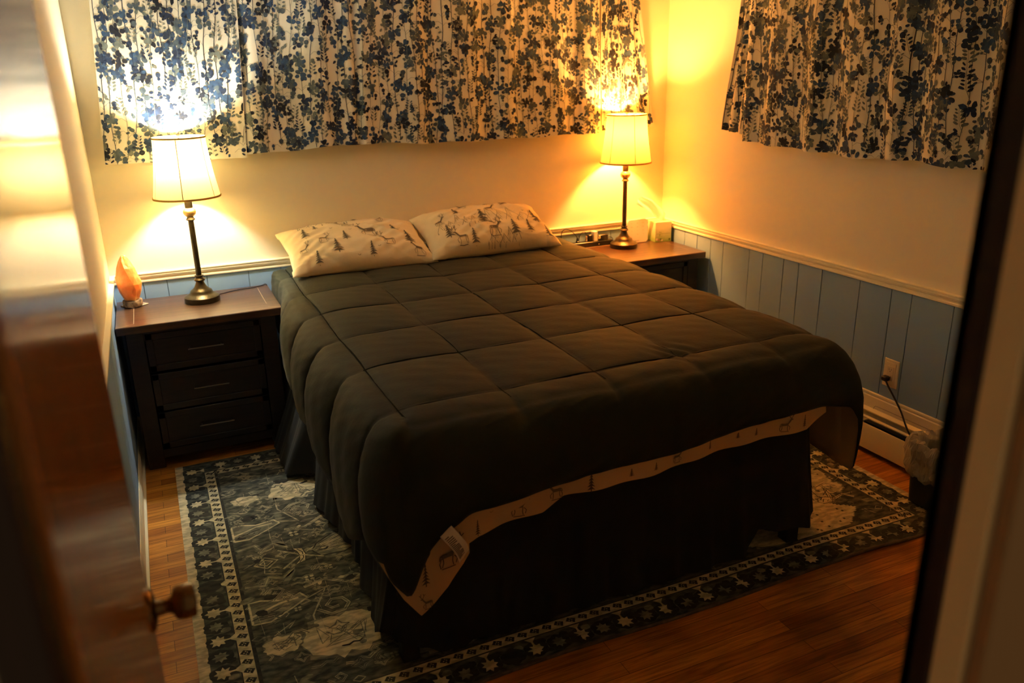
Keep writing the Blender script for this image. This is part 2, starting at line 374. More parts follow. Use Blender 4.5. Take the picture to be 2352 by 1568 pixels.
# ------------------------------------------------------------------ table lamps
def shade_mat(name, col, tr):
    m = D.materials.new(name); m.use_nodes = True; N = m.node_tree.nodes; L = m.node_tree.links
    for n in list(N):
        if n.type == 'BSDF_PRINCIPLED': N.remove(n)
    o = N['Material Output']; d = N.new('ShaderNodeBsdfDiffuse'); t = N.new('ShaderNodeBsdfTranslucent'); mx = N.new('ShaderNodeMixShader')
    tc = N.new('ShaderNodeTexCoord'); n = N.new('ShaderNodeTexNoise'); mp = N.new('ShaderNodeMapping'); mp.inputs['Scale'].default_value = (3, 3, 1); n.inputs['Scale'].default_value = 60
    L.new(tc.outputs['Object'], mp.inputs[0]); L.new(mp.outputs[0], n.inputs['Vector'])
    r = N.new('ShaderNodeValToRGB'); r.color_ramp.elements[0].color = (*[c*.9 for c in col], 1); r.color_ramp.elements[1].color = (*col, 1); L.new(n.outputs['Fac'], r.inputs[0])
    L.new(r.outputs[0], d.inputs[0]); L.new(r.outputs[0], t.inputs[0]); mx.inputs[0].default_value = tr
    L.new(d.outputs[0], mx.inputs[1]); L.new(t.outputs[0], mx.inputs[2]); L.new(mx.outputs[0], o.inputs[0]); return m
shade_l = shade_mat('cream linen shade', (.80, .60, .27), .085)
seamm = shade_mat('shade seam', (.40, .26, .08), .12)
shtrim = shade_mat('gold shade trim', (.55, .36, .10), .15)
def lamp(loc, label, color, strength, ztop=.80, rotz=0, tilt=(0, 0)):
    t = empty('table_lamp', loc, label, 'lamp', 'bedside table lamps'); t.rotation_euler = (tilt[0], tilt[1], rotz)
    def b(mm, name, par=None, sm=True): return mm.build(name, par or t, sm)
    m = MB(); m.lathe([(.0, 0), (.083, 0), (.0845, .004), (.084, .026), (.079, .031), (.064, .038), (.055, .045), (.0525, .052), (.050, .057), (.040, .063), (.030, .074), (.022, .090), (.018, .102)], bronze, cap=False); b(m, 'base')
    m = MB(); m.lathe([(.018, .102), (.025, .106), (.027, .112), (.020, .119), (.017, .124), (.022, .130), (.021, .134), (.0135, .136), (.0135, .405), (.021, .409), (.022, .413), (.017, .419), (.015, .424)], bronze, cap=False); b(m, 'pole')
    m = MB(); m.lathe([(.015, .424), (.021, .428), (.029, .438), (.031, .449), (.028, .459), (.019, .466), (.017, .468)], gold, cap=False); b(m, 'ball')
    m = MB(); m.lathe([(.017, .468), (.0185, .472), (.0175, .502), (.0175, .530), (.012, .534), (.012, .62), (.016, .622), (.016, .648), (.0, .65)], bronze, cap=False); b(m, 'socket')
    zb, zt, rb, rtp = .522, .802, .153, .119
    def prof(z):
        k = (z-zb)/(zt-zb); return rtp+(rb-rtp)*((1-k)**1.5)
    m = MB(); m.lathe([(prof(zb+(zt-zb)*i/16), zb+(zt-zb)*i/16) for i in range(17)], shade_l, n=72, cap=False); sh = b(m, 'lamp_shade')
    m = MB()
    for k in range(6):
        a = math.radians(60*k-100); vs = []
        for i in range(17):
            z = zb+(zt-zb)*i/16; r = prof(z)+.0012
            for da in (-.0018, .0018): vs.append(((r)*math.cos(a+da/r), r*math.sin(a+da/r), z))
        m.add(vs, [(2*i, 2*i+1, 2*i+3, 2*i+2) for i in range(16)], seamm)
    b(m, 'seam', sh)
    for zz, rr in ((zb, rb), (zt, rtp)):
        m = MB(); n = 64
        prf = [(rr-.001, zz-.005), (rr+.003, zz-.004), (rr+.0035, zz+.003), (rr+.001, zz+.005), (rr-.002, zz+.003), (rr-.001, zz-.005)] if zz == zb else [(rr-.001, zz-.006), (rr+.002, zz-.006), (rr+.0025, zz+.001), (rr-.0005, zz+.002), (rr-.001, zz-.006)]
        m.lathe(prf, shtrim, n=n, cap=False); b(m, 'shade_trim', sh)
    # harp, spider and finial
    m = MB(); m.tube([(-.012, 0, .62), (-.045, 0, .66), (-.052, 0, .71), (-.03, 0, .775), (0, 0, .788), (.03, 0, .775), (.052, 0, .71), (.045, 0, .66), (.012, 0, .62)], .0013, gold, 6)
    for k in range(3):
        a = math.radians(120*k+30); m.tube([(0, 0, .789), (rtp*math.cos(a), rtp*math.sin(a), .798)], .0013, gold, 6)
    b(m, 'harp')
    m = MB(); m.lathe([(0, .786), (.004, .787), (.004, .796), (.002, .798), (.006, .802), (.0095, .809), (.0085, .817), (.0, .820)], bronze, n=20, cap=False); b(m, 'finial')
    e = D.materials.new('lit bulb'); e.use_nodes = True; N = e.node_tree.nodes; bs = N['Principled BSDF']
    bs.inputs['Base Color'].default_value = (1, 1, 1, 1); bs.inputs['Emission Color'].default_value = (*color, 1); bs.inputs['Emission Strength'].default_value = strength
    m = MB(); m.lathe([(.0, .648), (.012, .652), (.014, .660), (.022, .675), (.029, .692), (.030, .706), (.026, .722), (.015, .734), (.0, .738)], e, n=20, cap=False); b(m, 'bulb', sm='all')
    return t
lamp((-2.886, -.211, .7332), 'lit bedside lamp with cream shade on the left nightstand, near the salt lamp', *LEFT_BULB)
lamp((-.390, -.167, .7332), 'lit bedside lamp with cream shade on the right nightstand, glowing orange', *RIGHT_BULB)

# ------------------------------------------------------------------ curtains
cloth = mat('white curtain cotton', (.70, .67, .57), .85, bump=.05, bscale=300)
def ink(name, a, b_):
    return mat(name, a, .85, vscale=45, col2=b_, lohi=(.35, .62))
INKS = [ink('navy ink', (.012, .030, .085), (.005, .012, .035)), ink('mid blue ink', (.030, .075, .170), (.012, .030, .080)),
        ink('slate ink', (.075, .105, .140), (.035, .055, .080)), ink('pale slate ink', (.16, .185, .17), (.09, .11, .11)),
        ink('black blue ink', (.006, .010, .028), (.003, .005, .012))]
def print_plants(dec, U, z0, z1, rnd):
    u = rnd.uniform(0, .04)
    while u < U:
        # a vine
        k = rnd.random(); pale = rnd.random() < .34
        ph = rnd.uniform(0, 6); am = rnd.uniform(.006, .016)
        f = lambda z: u+am*math.sin(z*7+ph)+.004*math.sin(z*23+ph)
        za = z0-.1+rnd.uniform(0, .2)
        while za < z1:
            zl = rnd.uniform(.35, .9)
            im = INKS[3] if pale else INKS[rnd.choice([0, 2, 4, 2])]
            dec.line([(f(za+zl*i/14), za+zl*i/14) for i in range(15)], .0034 if not pale else .0026, im)
            za += zl*rnd.uniform(.8, 1)
        z = z0-.02+rnd.uniform(0, .05)
        while z < z1+.02:
            x = f(z); side = rnd.choice((-1, 1)); kind = rnd.random()
            if kind < .36:      # blossom cluster
                tone = rnd.choice([0, 1, 1, 2, 4, 0, 3]); n = rnd.randint(6, 11); cx, cy = x+side*rnd.uniform(0, .015), z
                for i in range(n):
                    a = 2*math.pi*i/n+rnd.uniform(-.3, .3); rr = rnd.uniform(.012, .034)
                    s = rnd.uniform(.007, .0135)
                    im = INKS[tone] if rnd.random() < .7 else INKS[min(4, max(0, tone+rnd.choice((-1, 1))))]
                    dec.blob(cx+rr*math.cos(a), cy+rr*math.sin(a), s*1.2, s*.85, a+rnd.uniform(-.6, .6), im, jit=.16, rnd=rnd)
                dec.blob(cx, cy, .014, .013, 0, INKS[tone], jit=.3, rnd=rnd)
                z += rnd.uniform(.045, .075)
            elif kind < .60:    # round leaf on curved stalk
                for q in range(rnd.randint(1, 3)):
                    side = -side; l = rnd.uniform(.022, .05); zz = z+rnd.uniform(-.01, .02); tone = rnd.choice([0, 1, 2, 2, 4])
                    dec.line([(x, zz-.012), (x+side*l*.5, zz+.004), (x+side*l, zz)], .0013, INKS[2])
                    s = rnd.uniform(.009, .0145); dec.blob(x+side*(l+.006), zz-.003, s, s*.92, 0, INKS[tone], n=12, jit=.07, rnd=rnd)
                    if rnd.random() < .5: dec.blob(x+side*(l+.004), zz-.003-s*1.5, s*.65, s*.6, 0, INKS[tone], jit=.1, rnd=rnd)
                z += rnd.uniform(.035, .06)
            elif kind < .80:    # fern spike
                tone = rnd.choice([3, 3, 2, 3, 0]); n = rnd.randint(7, 10); ln_ = rnd.uniform(.06, .09); lean = side*rnd.uniform(.15, .5)
                x0 = x+side*.012
                for i in range(n):
                    k2 = i/n; s = .0125*(1-.55*k2)*rnd.uniform(.8, 1.15); sd = -1 if i % 2 else 1
                    dec.blob(x0+lean*ln_*k2*.5+sd*s*1.3, z+ln_*k2, s, s*.48, sd*rnd.uniform(.2, .9), INKS[tone], n=8, jit=.18, rnd=rnd)
                dec.line([(x, z-.03), (x0, z), (x0+lean*ln_*.5, z+ln_)], .0012, INKS[tone])
                z += rnd.uniform(.05, .08)
            else:               # small heart bits and slim leaves
                tone = rnd.choice([0, 2, 3, 4])
                for q in range(rnd.randint(3, 6)):
                    a = rnd.uniform(-.6, .6)+(0 if side > 0 else math.pi); l = rnd.uniform(.012, .04)
                    px, pz = x+l*math.cos(a), z+l*math.sin(a)+.008
                    dec.line([(x, z-.006), (px, pz)], .0011, INKS[tone]); s = rnd.uniform(.005, .009)
                    dec.blob(px, pz, s*1.35, s*.8, a+rnd.uniform(-.5, .5), INKS[tone], n=8, jit=.15, rnd=rnd)
                z += rnd.uniform(.025, .05)
        u += rnd.uniform(.040, .060)

def curtain(frame, x_bl, x_br, x_tl, x_tr, hem, label, seed, ybase=.055, amp=.022, period=.165, ztop=2.22, group=None, crease=None, flat=0):
    rnd = random.Random(seed); U = (abs(x_br-x_bl))*1.12
    phs = [rnd.uniform(0, 6.28) for _ in range(3)]
    def wave(u):
        w_ = math.sin(2*math.pi*u/period+phs[0]+.8*math.sin(2*math.pi*u/.53+phs[1]))
        w_ = math.copysign(abs(w_)**.75, w_)
        return w_*.75+.3*math.sin(2*math.pi*u/.41+phs[2])
    def fn(u, z, off):
        s = u/U; hz = hem(s); zz = z if z > hz else hz
        kz_ = (zz-1.4)/(ztop-1.4)
        xl = x_bl+(x_tl-x_bl)*kz_/.92 if True else 0; xr = x_br+(x_tr-x_br)*kz_/.92
        x = xl+(xr-xl)*s+.004*math.sin(2*math.pi*u/period*1.0+phs[0])
        a = amp*(1.15-.35*kz_)*(1-flat*s)
        y = ybase+a*wave(u)+.004*math.sin(zz*9+u*5)
        if crease:
            for cu, dp, wd in crease: y -= dp*math.exp(-((s-cu)/wd)**2)
        y = max(y, .022)
        d = y+off
        return (x, -d, zz) if frame == 'back' else (-d, x, zz)
    mb = MB(); nu = int(U/.006)+2; nv = 46
    def g(i, j):
        u = U*i/(nu-1); hz = hem(u/U); return fn(u, hz+(ztop-hz)*j/(nv-1), 0)
    grid(mb, nu, nv, g, cloth)
    hz0 = min(hem(i/20) for i in range(21))
    dec = Decal(mb, fn, base=.0010, step=.00003, clip=(.003, U-.003, hz0+.002, ztop-.01))
    print_plants(dec, U, hz0, ztop-.02, rnd)
    o = mb.build('curtain', smooth='all'); 
    return tag(o, label, 'curtain', group)
def hemf(pts, rip=.004, n=9):
    def f(s):
        for (a, za), (b, zb) in zip(pts, pts[1:]):
            if s <= b: return za+(zb-za)*(s-a)/(b-a)+rip*math.sin(s*n*6.28)*.5
        return pts[-1][1]
    return f
curtain('back', -3.225, -2.575, -3.168, -2.535, hemf([(0, 1.415), (1, 1.408)], .002), 'narrow left curtain panel with blue floral print behind the left lamp', 11, group='blue floral curtains on the back wall', ybase=.070, amp=.009, period=.42)
curtain('back', -2.59, -.50, -2.55, -.52, hemf([(0, 1.420), (.29, 1.444), (.5, 1.424), (.75, 1.424), (1, 1.428)], .008, 6), 'wide middle curtain panel with blue floral print above the pillows', 23, group='blue floral curtains on the back wall', ybase=.058, amp=.012, period=.31, crease=[(.29, .022, .008)])
curtain('back', -.485, -.108, -.50, -.237, hemf([(0, 1.436), (1, 1.447)], .004), 'short right curtain panel with blue floral print behind the right lamp', 31, group='blue floral curtains on the back wall', ybase=.030, amp=.006, period=.13)
curtain('right', -.625, -.865, -.735, -.865, hemf([(0, 1.456), (1, 1.437)], .003), 'narrow curtain edge with blue floral print nearest the corner on the right wall', 47, group='blue floral curtains on the right wall', ybase=.045, amp=.014, period=.09)
curtain('right', -.862, -2.75, -.840, -2.70, hemf([(0, 1.410), (.22, 1.398), (.43, 1.387), (.56, 1.403), (.7, 1.392), (1, 1.39)], .006, 7), 'wide curtain with blue floral print covering the right wall window', 59, group='blue floral curtains on the right wall', ybase=.075, amp=.021, period=.27)
rodm = mat('dark rod', (.03, .02, .015), .4, metal=.6)
for nm, pts, lab in (('back', [(-3.26, -.06, 2.235), (-.05, -.06, 2.235)], 'dark curtain rod along the back wall'), ('right', [(-.06, -.55, 2.235), (-.06, -2.85, 2.235)], 'dark curtain rod along the right wall')):
    m = MB(); m.tube(pts, .010, rodm, 12)
    for q in pts:
        if nm == 'back': m.tube([(q[0]+(.04 if q[0] < -2 else -.04), -.06, 2.235), (q[0]+(.04 if q[0] < -2 else -.04), 0, 2.235)], .006, rodm, 8)
        else: m.tube([(-.06, q[1]+(-.04 if q[1] > -1 else .04), 2.235), (0, q[1]+(-.04 if q[1] > -1 else .04), 2.235)], .006, rodm, 8)
    tag(m.build('curtain_rod', smooth=True), lab, 'curtain rod')

# ------------------------------------------------------------------ bed
bedx0, bedx1, bedy0, bedy1 = -2.50, -.80, -2.32, -.10
ZT = .828
bed = empty('bed', (-1.65, -1.2, 0), 'large bed on dark legs between the two nightstands', 'bed')
def bp_(mm, name, sm=True): o = mm.build(name, smooth=sm); o.parent = bed; o.matrix_parent_inverse = Matrix.Translation((1.65, 1.2, 0)); return o
m = MB(); m.box(-2.47, -.86, -2.27, -.06, .50, .795, mat('mattress ticking', (.5, .48, .42), .9), bev=.03); bp_(m, 'mattress')
m = MB(); m.box(-2.48, -.86, -2.28, -.06, .20, .49, mat('box spring cloth', (.2, .2, .19), .9), bev=.015); bp_(m, 'box_spring')
legm = mat('black leg', (.012, .010, .009), .5)
for x, y in ((-2.505, -2.315), (-.93, -2.315), (-2.505, -.12), (-.93, -.12)):
    m = MB(); m.box(x-.028, x+.028, y-.02, y+.035, .0055, .20, legm, bev=.003); bp_(m, 'leg')

def interp(tab, s):
    if s <= tab[0][0]: return tab[0][1:]
    for a, b in zip(tab, tab[1:]):
        if s <= b[0]:
            k = (s-a[0])/(b[0]-a[0]); return tuple(p+(q-p)*k for p, q in zip(a[1:], b[1:]))
    return tab[-1][1:]
# skirt
skm = mat('black skirt cloth', (.0045, .0045, .0045), .9, bump=.03, bscale=120, sheen=.02)
Ls, Fs = bedy1-bedy0, bedx1-bedx0
sk = []  # (s, topx, topy, botx, boty, botz)
skt = [(0, -2.49, -.10, -2.66, -.16, .03), (.78, -2.49, -.88, -2.665, -.90, .035), (.84, -2.49, -.94, -2.55, -.965, .04), (.98, -2.49, -1.08, -2.545, -1.08, .02),
       (1.0, -2.50, -1.10, -2.585, -1.12, .02), (1.15, -2.50, -1.24, -2.595, -1.26, .03), (1.32, -2.50, -1.42, -2.565, -1.44, .04), (1.5, -2.50, -1.6, -2.54, -1.6, .03), (1.65, -2.505, -1.75, -2.53, -1.74, .02), (1.83, -2.51, -1.93, -2.565, -1.95, .03),
       (1.88, -2.51, -1.98, -2.545, -2.02, .04), (2.0, -2.51, -2.10, -2.585, -2.17, .035), (2.15, -2.51, -2.27, -2.60, -2.33, .15), (2.25, -2.48, -2.31, -2.55, -2.36, .12),
       (2.38, -2.40, -2.31, -2.42, -2.36, .03), (3.3, -1.50, -2.31, -1.5, -2.35, .02), (3.62, -1.19, -2.31, -1.18, -2.35, .02), (3.69, -1.12, -2.31, -1.12, -2.35, .12), (3.8, -1.0, -2.31, -1.0, -2.36, .09),
       (3.9, -.90, -2.31, -.89, -2.37, .08), (4.0, -.85, -2.28, -.835, -2.33, .12), (4.03, -.85, -2.25, -.80, -2.26, .03), (4.08, -.85, -2.2, -.735, -2.2, .02), (4.3, -.85, -2.0, -.75, -2.0, .02), (6.1, -.85, -.1, -.80, -.1, .02)]
m = MB(); ns = 520
def skf(i, j):
    s = 6.1*i/(ns-1); tx, ty, bx, by, bz = interp(skt, s); k = j/15
    x, y, z = tx+(bx-tx)*k**1.2, ty+(by-ty)*k**1.2, .50+(bz-.50)*k
    rp = (.007*math.sin(s*38)+.004*math.sin(s*83+1))*k
    if s < 2.2: x += rp
    elif s < 3.95: y += rp
    else: x += rp
    return (x, y, z)
grid(m, ns, 16, skf, skm); skirt = m.build('bed_skirt', smooth='all'); tag(skirt, 'plain black bed skirt hanging nearly to the rug below the comforter', 'bed skirt')

# comforter
comf = mat('dark olive comforter', (.0095, .0122, .0048), .75, spec=.3, var=.10, vscale=6, bump=.10, bscale=55, sheen=.05)
liningm = mat('tan printed lining', (.52, .36, .19), .85, bump=.05, bscale=60)
lin_ink = mat('brown print ink', (.085, .055, .03), .9)
XS = [-2.455, -2.105, -1.757, -1.41, -1.065, -.72]; YS = [-.29, -.665, -1.04, -1.415, -1.79, -2.19]
def puff(a, seams):
    # 0 on a seam, 1 between
    lo = [s for s in seams if s <= a]; hi = [s for s in seams if s > a]
    l = max(lo) if lo else min(seams)-.37; h_ = min(hi) if hi else max(seams)+.37
    k = (a-l)/(h_-l); return abs(math.sin(math.pi*min(1, max(0, k))))**.30
hemt = [(0, -2.53, -.10, .52), (.4, -2.538, -.5, .50), (.55, -2.57, -.66, .48), (1.05, -2.60, -1.15, .46), (1.35, -2.615, -1.45, .47), (1.7, -2.60, -1.80, .38), (1.95, -2.60, -2.05, .33), (2.12, -2.61, -2.28, .45),
        (2.20, -2.575, -2.41, .405), (2.235, -2.525, -2.44, .305), (2.29, -2.475, -2.45, .43), (2.38, -2.41, -2.445, .515), (2.46, -2.33, -2.44, .556), (2.7, -2.06, -2.43, .572), (3.18, -1.555, -2.425, .588),
        (3.42, -1.30, -2.42, .607), (3.78, -.95, -2.42, .630), (3.90, -.80, -2.43, .60), (3.925, -.755, -2.43, .54), (3.965, -.735, -2.41, .31), (4.15, -.73, -2.2, .32), (4.4, -.72, -1.9, .36), (5.1, -.73, -1.2, .42),
        (5.7, -.765, -.56, .50), (6.14, -.80, -.10, .62)]
nx_, ny_ = 150, 190
PER = Ls*2+Fs
def rimpt(s):
    if s <= Ls: return bedx0, bedy1-s
    if s <= Ls+Fs: return bedx0+(s-Ls), bedy0
    return bedx1, bedy0+(s-Ls-Fs)
def topz(x, y):
    e = min(x-bedx0, bedx1-x, y-bedy0)
    z = ZT-.006+.020*puff(x, XS)*puff(y, YS)-.020*math.exp(-e/.05)
    d = math.hypot(x+1.41, y+2.15); z += .006*math.exp(-(d/.07)**2)*math.sin(x*100+y*60)
    z += .003*math.sin(x*9+1)*math.sin(y*7)+.0007*math.sin(x*41+y*63)*math.sin(y*17-x*11)
    return z
verts = []; faces = []; idx = {}
def rounded(x, y):
    # round the foot corners of the mattress top
    r = .09; cx = None
    if x < bedx0+r and y < bedy0+r: cx = bedx0+r
    if x > bedx1-r and y < bedy0+r: cx = bedx1-r
    if cx is not None:
        cy = bedy0+r; dx, dy = x-cx, y-cy; q = max(abs(dx), abs(dy)); l = math.hypot(dx, dy)
        if l > 1e-9: x, y = cx+dx*q/l, cy+dy*q/l
    return x, y
for i in range(nx_):
    for j in range(ny_):
        x = bedx0+Fs*i/(nx_-1); y = bedy1-Ls*j/(ny_-1)
        xr, yr = rounded(x, y); idx[i, j] = len(verts); verts.append((xr, yr, topz(xr, yr)))
for i in range(nx_-1):
    for j in range(ny_-1): faces.append((idx[i, j], idx[i, j+1], idx[i+1, j+1], idx[i+1, j]))
rim = [(0, j) for j in range(ny_)]+[(i, ny_-1) for i in range(1, nx_)]+[(nx_-1, j) for j in range(ny_-2, -1, -1)]
svals = [Ls*j/(ny_-1) for j in range(ny_)]+[Ls+Fs*i/(nx_-1) for i in range(1, nx_)]+[Ls+Fs+Ls*(ny_-1-j)/(ny_-1) for j in range(ny_-2, -1, -1)]
hems = [Vector(interp(hemt, s*6.14/PER)) for s in svals]
for _ in range(2): hems = [hems[0]]+[(hems[i-1]+hems[i]*2+hems[i+1])/4 for i in range(1, len(hems)-1)]+[hems[-1]]
K = 30; side = []; hem_line = []
for n, ((i, j), s) in enumerate(zip(rim, svals)):
    P = Vector(verts[idx[i, j]]); H = hems[n]
    nm = Vector((H.x-P.x, H.y-P.y, 0)); nm = nm.normalized() if nm.length > 1e-6 else Vector((-1, 0, 0))
    if s < Ls-.1: nm = Vector((-1, 0, 0))
    elif s > Ls+Fs+.1: nm = Vector((1, 0, 0))
    elif Ls+.1 < s < Ls+Fs-.1: nm = Vector((0, -1, 0))
    head = min(1, max(0, (abs(P.y)-.45)/.25))
    if s > Ls+Fs or s < Ls: bulge = .035+.045*head
    else: bulge = .08
    P1 = P+nm*bulge*.9-Vector((0, 0, .004)); P2 = H+nm*(.035*head if (s > Ls+Fs or s < Ls) else .03)+Vector((0, 0, (P.z-H.z)*.55))
    if s > Ls+Fs+.05: P2 = H+nm*.03*head+Vector((0, 0, (P.z-H.z)*.62))
    col = [idx[i, j]]
    if s < Ls: pf = puff(P.y, YS); lab = P.y
    elif s < Ls+Fs: pf = puff(P.x, XS)
    else: pf = puff(P.y, YS)
    for k in range(1, K+1):
        t = k/K; Q = P*(1-t)**3+P1*3*t*(1-t)**2+P2*3*t*t*(1-t)+H*t**3
        arc = t*.42
        ps = puff(arc, [0-.02, .33, .7])
        if s < Ls: a = .050*min(1, t*2.0)*(pf-.65)*head+.010*(pf-.5)*(1-head)
        elif s < Ls+Fs:
            a = .012*(pf-.5)*math.exp(-t*1.5)+.007*math.sin(P.x*11)*t
            # diagonal gathers running to the left corner
            dl = P.x-bedx0
            a += .016*t*math.sin(dl*34-t*5)*math.exp(-dl/.22)
        else: a = .016*(pf-.5)*head
        a += .004*(ps-.5)+.0018*math.sin(s*61+t*17)*math.sin(t*23+s*9)
        Q = Q+nm*a
        verts.append(tuple(Q)); col.append(len(verts)-1)
    side.append(col); hem_line.append(verts[-1])
for a, b in zip(side, side[1:]):
    for k in range(K): faces.append((a[k], a[k+1], b[k+1], b[k]))
m = MB(); m.add(verts, faces, comf); m.mats.append(liningm)
co = m.build('comforter', smooth='all'); tag(co, 'dark olive quilted comforter spread over the whole bed', 'comforter')
sol = co.modifiers.new('thickness', 'SOLIDIFY'); sol.thickness = .007; sol.offset = -1; sol.material_offset = 1; sol.material_offset_rim = 0
# stitched seam cord lines
m = MB(); sd = Decal(m, lambda u, v, o: (u, v, topz(u, v)+o), base=.0016, step=0)
stm = mat('seam thread', (.005, .006, .003), .9, spec=.1)
for x in XS[:-1]: sd.line([(x+.003*math.sin(y_*9+x), y_) for y_ in [bedy1-.02-.02*k for k in range(108)]], .0048, stm, .02)
for y in YS[:]: sd.line([(x_, y+.004*math.sin(x_*6+y*9)) for x_ in [bedx0+.04+.02*k for k in range(80)]], .0048, stm, .02)
m.build('stitching', co, 'all')
# printed lining hanging below the foot hem
lt = [(-2.605, .455, .458), (-2.575, .43, .385), (-2.54, .42, .312), (-2.49, .46, .240), (-2.44, .50, .268), (-2.394, .54, .300), (-2.34, .60, .365), (-2.318, .60, .40), (-2.325, .60, .43), (-2.287, .61, .448), (-2.2, .61, .46), (-2.063, .63, .472), (-1.985, .63, .512), (-1.656, .64, .521), (-1.295, .66, .532), (-.998, .67, .545), (-.92, .68, .60)]
def lint(u):
    k = u*(len(lt)-1); i = min(int(k), len(lt)-2); f = k-i; a, b = lt[i], lt[i+1]
    return tuple(p+(q-p)*f for p, q in zip(a, b))
# parameterise directly by x for the drape
def lin_fn(u, v, off):
    x, zt_, zl = lint(u); z = zt_+(zl-zt_)*v
    y = -2.408-.016*math.sin(x*7.5+2)*v-off+(.006*math.sin(x*31)*v)
    if x < -2.46: y += (x+2.46)*-.25*0
    return (x, y, z)
m = MB(); grid(m, 240, 14, lambda i, j: lin_fn(i/239, j/13, 0), liningm)
ld = Decal(m, lambda x, z, o: (x, lin_fn(ux(x), 1, 0)[1]-o-.004, z), base=.001)
def ux(x):
    for i in range(len(lt)-1):
        if lt[i][0] <= x <= lt[i+1][0]: return (i+(x-lt[i][0])/(lt[i+1][0]-lt[i][0]))/(len(lt)-1)
    return .5
def tree(d, x, y, h_, m_, wd=.42):
    d.line([(x, y), (x, y+h_)], h_*.045, m_, .05)
    for k in range(6):
        zz = y+h_*(.12+.15*k); ww = h_*wd*(1-k/6.6)*.5*(1 if k % 2 else .85)
        d.poly([(x-ww, zz-h_*.02), (x-ww*.55, zz+h_*.06), (x, zz+h_*.17), (x+ww*.6, zz+h_*.05), (x+ww, zz-h_*.03), (x+ww*.35, zz+h_*.02)], m_)
def deer(d, x, y, s, m_, fl=1, wd=None):
    wd = wd or s*.035
    L_ = lambda p: d.line([(x+fl*a*s, y+b*s) for a, b in p], wd, m_, .03)
    L_([(-.37, .32), (-.33, .46), (-.24, .50), (-.06, .48), (.10, .51)])
    L_([(-.30, .38), (-.37, .2), (-.33, .02)]); L_([(-.24, .36), (-.22, .2), (-.28, .04)]); L_([(.12, .36), (.10, .18), (.13, .02)]); L_([(.17, .36), (.27, .24), (.22, .08)])
    L_([(.30, .8), (.2, .95), (.24, 1.15)]); L_([(.22, .98), (.1, 1.08)]); L_([(.32, .8), (.42, .96), (.38, 1.16)]); L_([(.41, .98), (.52, 1.08)])
    L_([(-.30, -.01), (-.05, -.03), (.2, -.01)])
wash = mat('print wash', (.16, .12, .07), .9)
_deer = deer
def deer(d, x, y, s, m_, fl=1, wd=None):
    P = lambda q: [(x+fl*a*s, y+b*s) for a, b in q]
    d.line(P([(-.30, .42), (-.1, .43), (.14, .44)]), s*.15, wash, .02); d.line(P([(.10, .46), (.22, .62), (.30, .76)]), s*.10, wash, .02); d.line(P([(.28, .78), (.42, .74)]), s*.08, wash, .02)
    _deer(d, x, y, s, m_, fl, wd)
def bird(d, x, y, s, m_): d.line([(x-s, y+s*.6), (x, y), (x+s, y+s*.6)], s*.25, m_)
deer(ld, -2.14, .478, .075, lin_ink); deer(ld, -2.02, .510, .07, lin_ink, -1); tree(ld, -1.90, .515, .075, lin_ink); deer(ld, -1.56, .540, .05, lin_ink); deer(ld, -1.10, .558, .06, lin_ink)
tree(ld, -1.02, .56, .05, lin_ink); tree(ld, -1.42, .55, .04, lin_ink); tree(ld, -2.29, .455, .055, lin_ink); bird(ld, -2.24, .52, .006, lin_ink); deer(ld, -2.385, .375, .095, lin_ink); tree(ld, -2.47, .34, .08, lin_ink); deer(ld, -2.47, .262, .05, lin_ink, -1)
for q in ((-1.75, .535), (-1.66, .54), (-1.30, .565), (-1.22, .56)): tree(ld, q[0], q[1], .03, lin_ink, .8)
ln_o = m.build('printed_lining', co, 'all'); ln_o['label'] = 'tan lining printed with deer and pine trees'
# care label
m = MB(); tagm = mat('white care label', (.72, .66, .54), .7); tl = mat('care label print', (.16, .12, .09), .8)
def tg(u, v, off):   # u across .04, v along .12
    x = -2.425+u*.036+v*.055+.008*math.sin(v*3); z = .512-v*.105+u*.030; y = -2.452-.014*math.sin(v*3.1)-.012*u*math.sin(v*5)-off
    return (x, y, z)
grid(m, 8, 20, lambda i, j: tg(i/7, j/19, 0), tagm)
td = Decal(m, tg, base=.0006)
for k in range(17): td.line([(.10, .12+.046*k), (.62 if k % 5 else .4, .12+.046*k)], .022, tl, .2)
o = m.build('care_label', co, 'all'); o['label'] = 'white care label with printed lines'
s2 = o.modifiers.new('t', 'SOLIDIFY'); s2.thickness = .0006

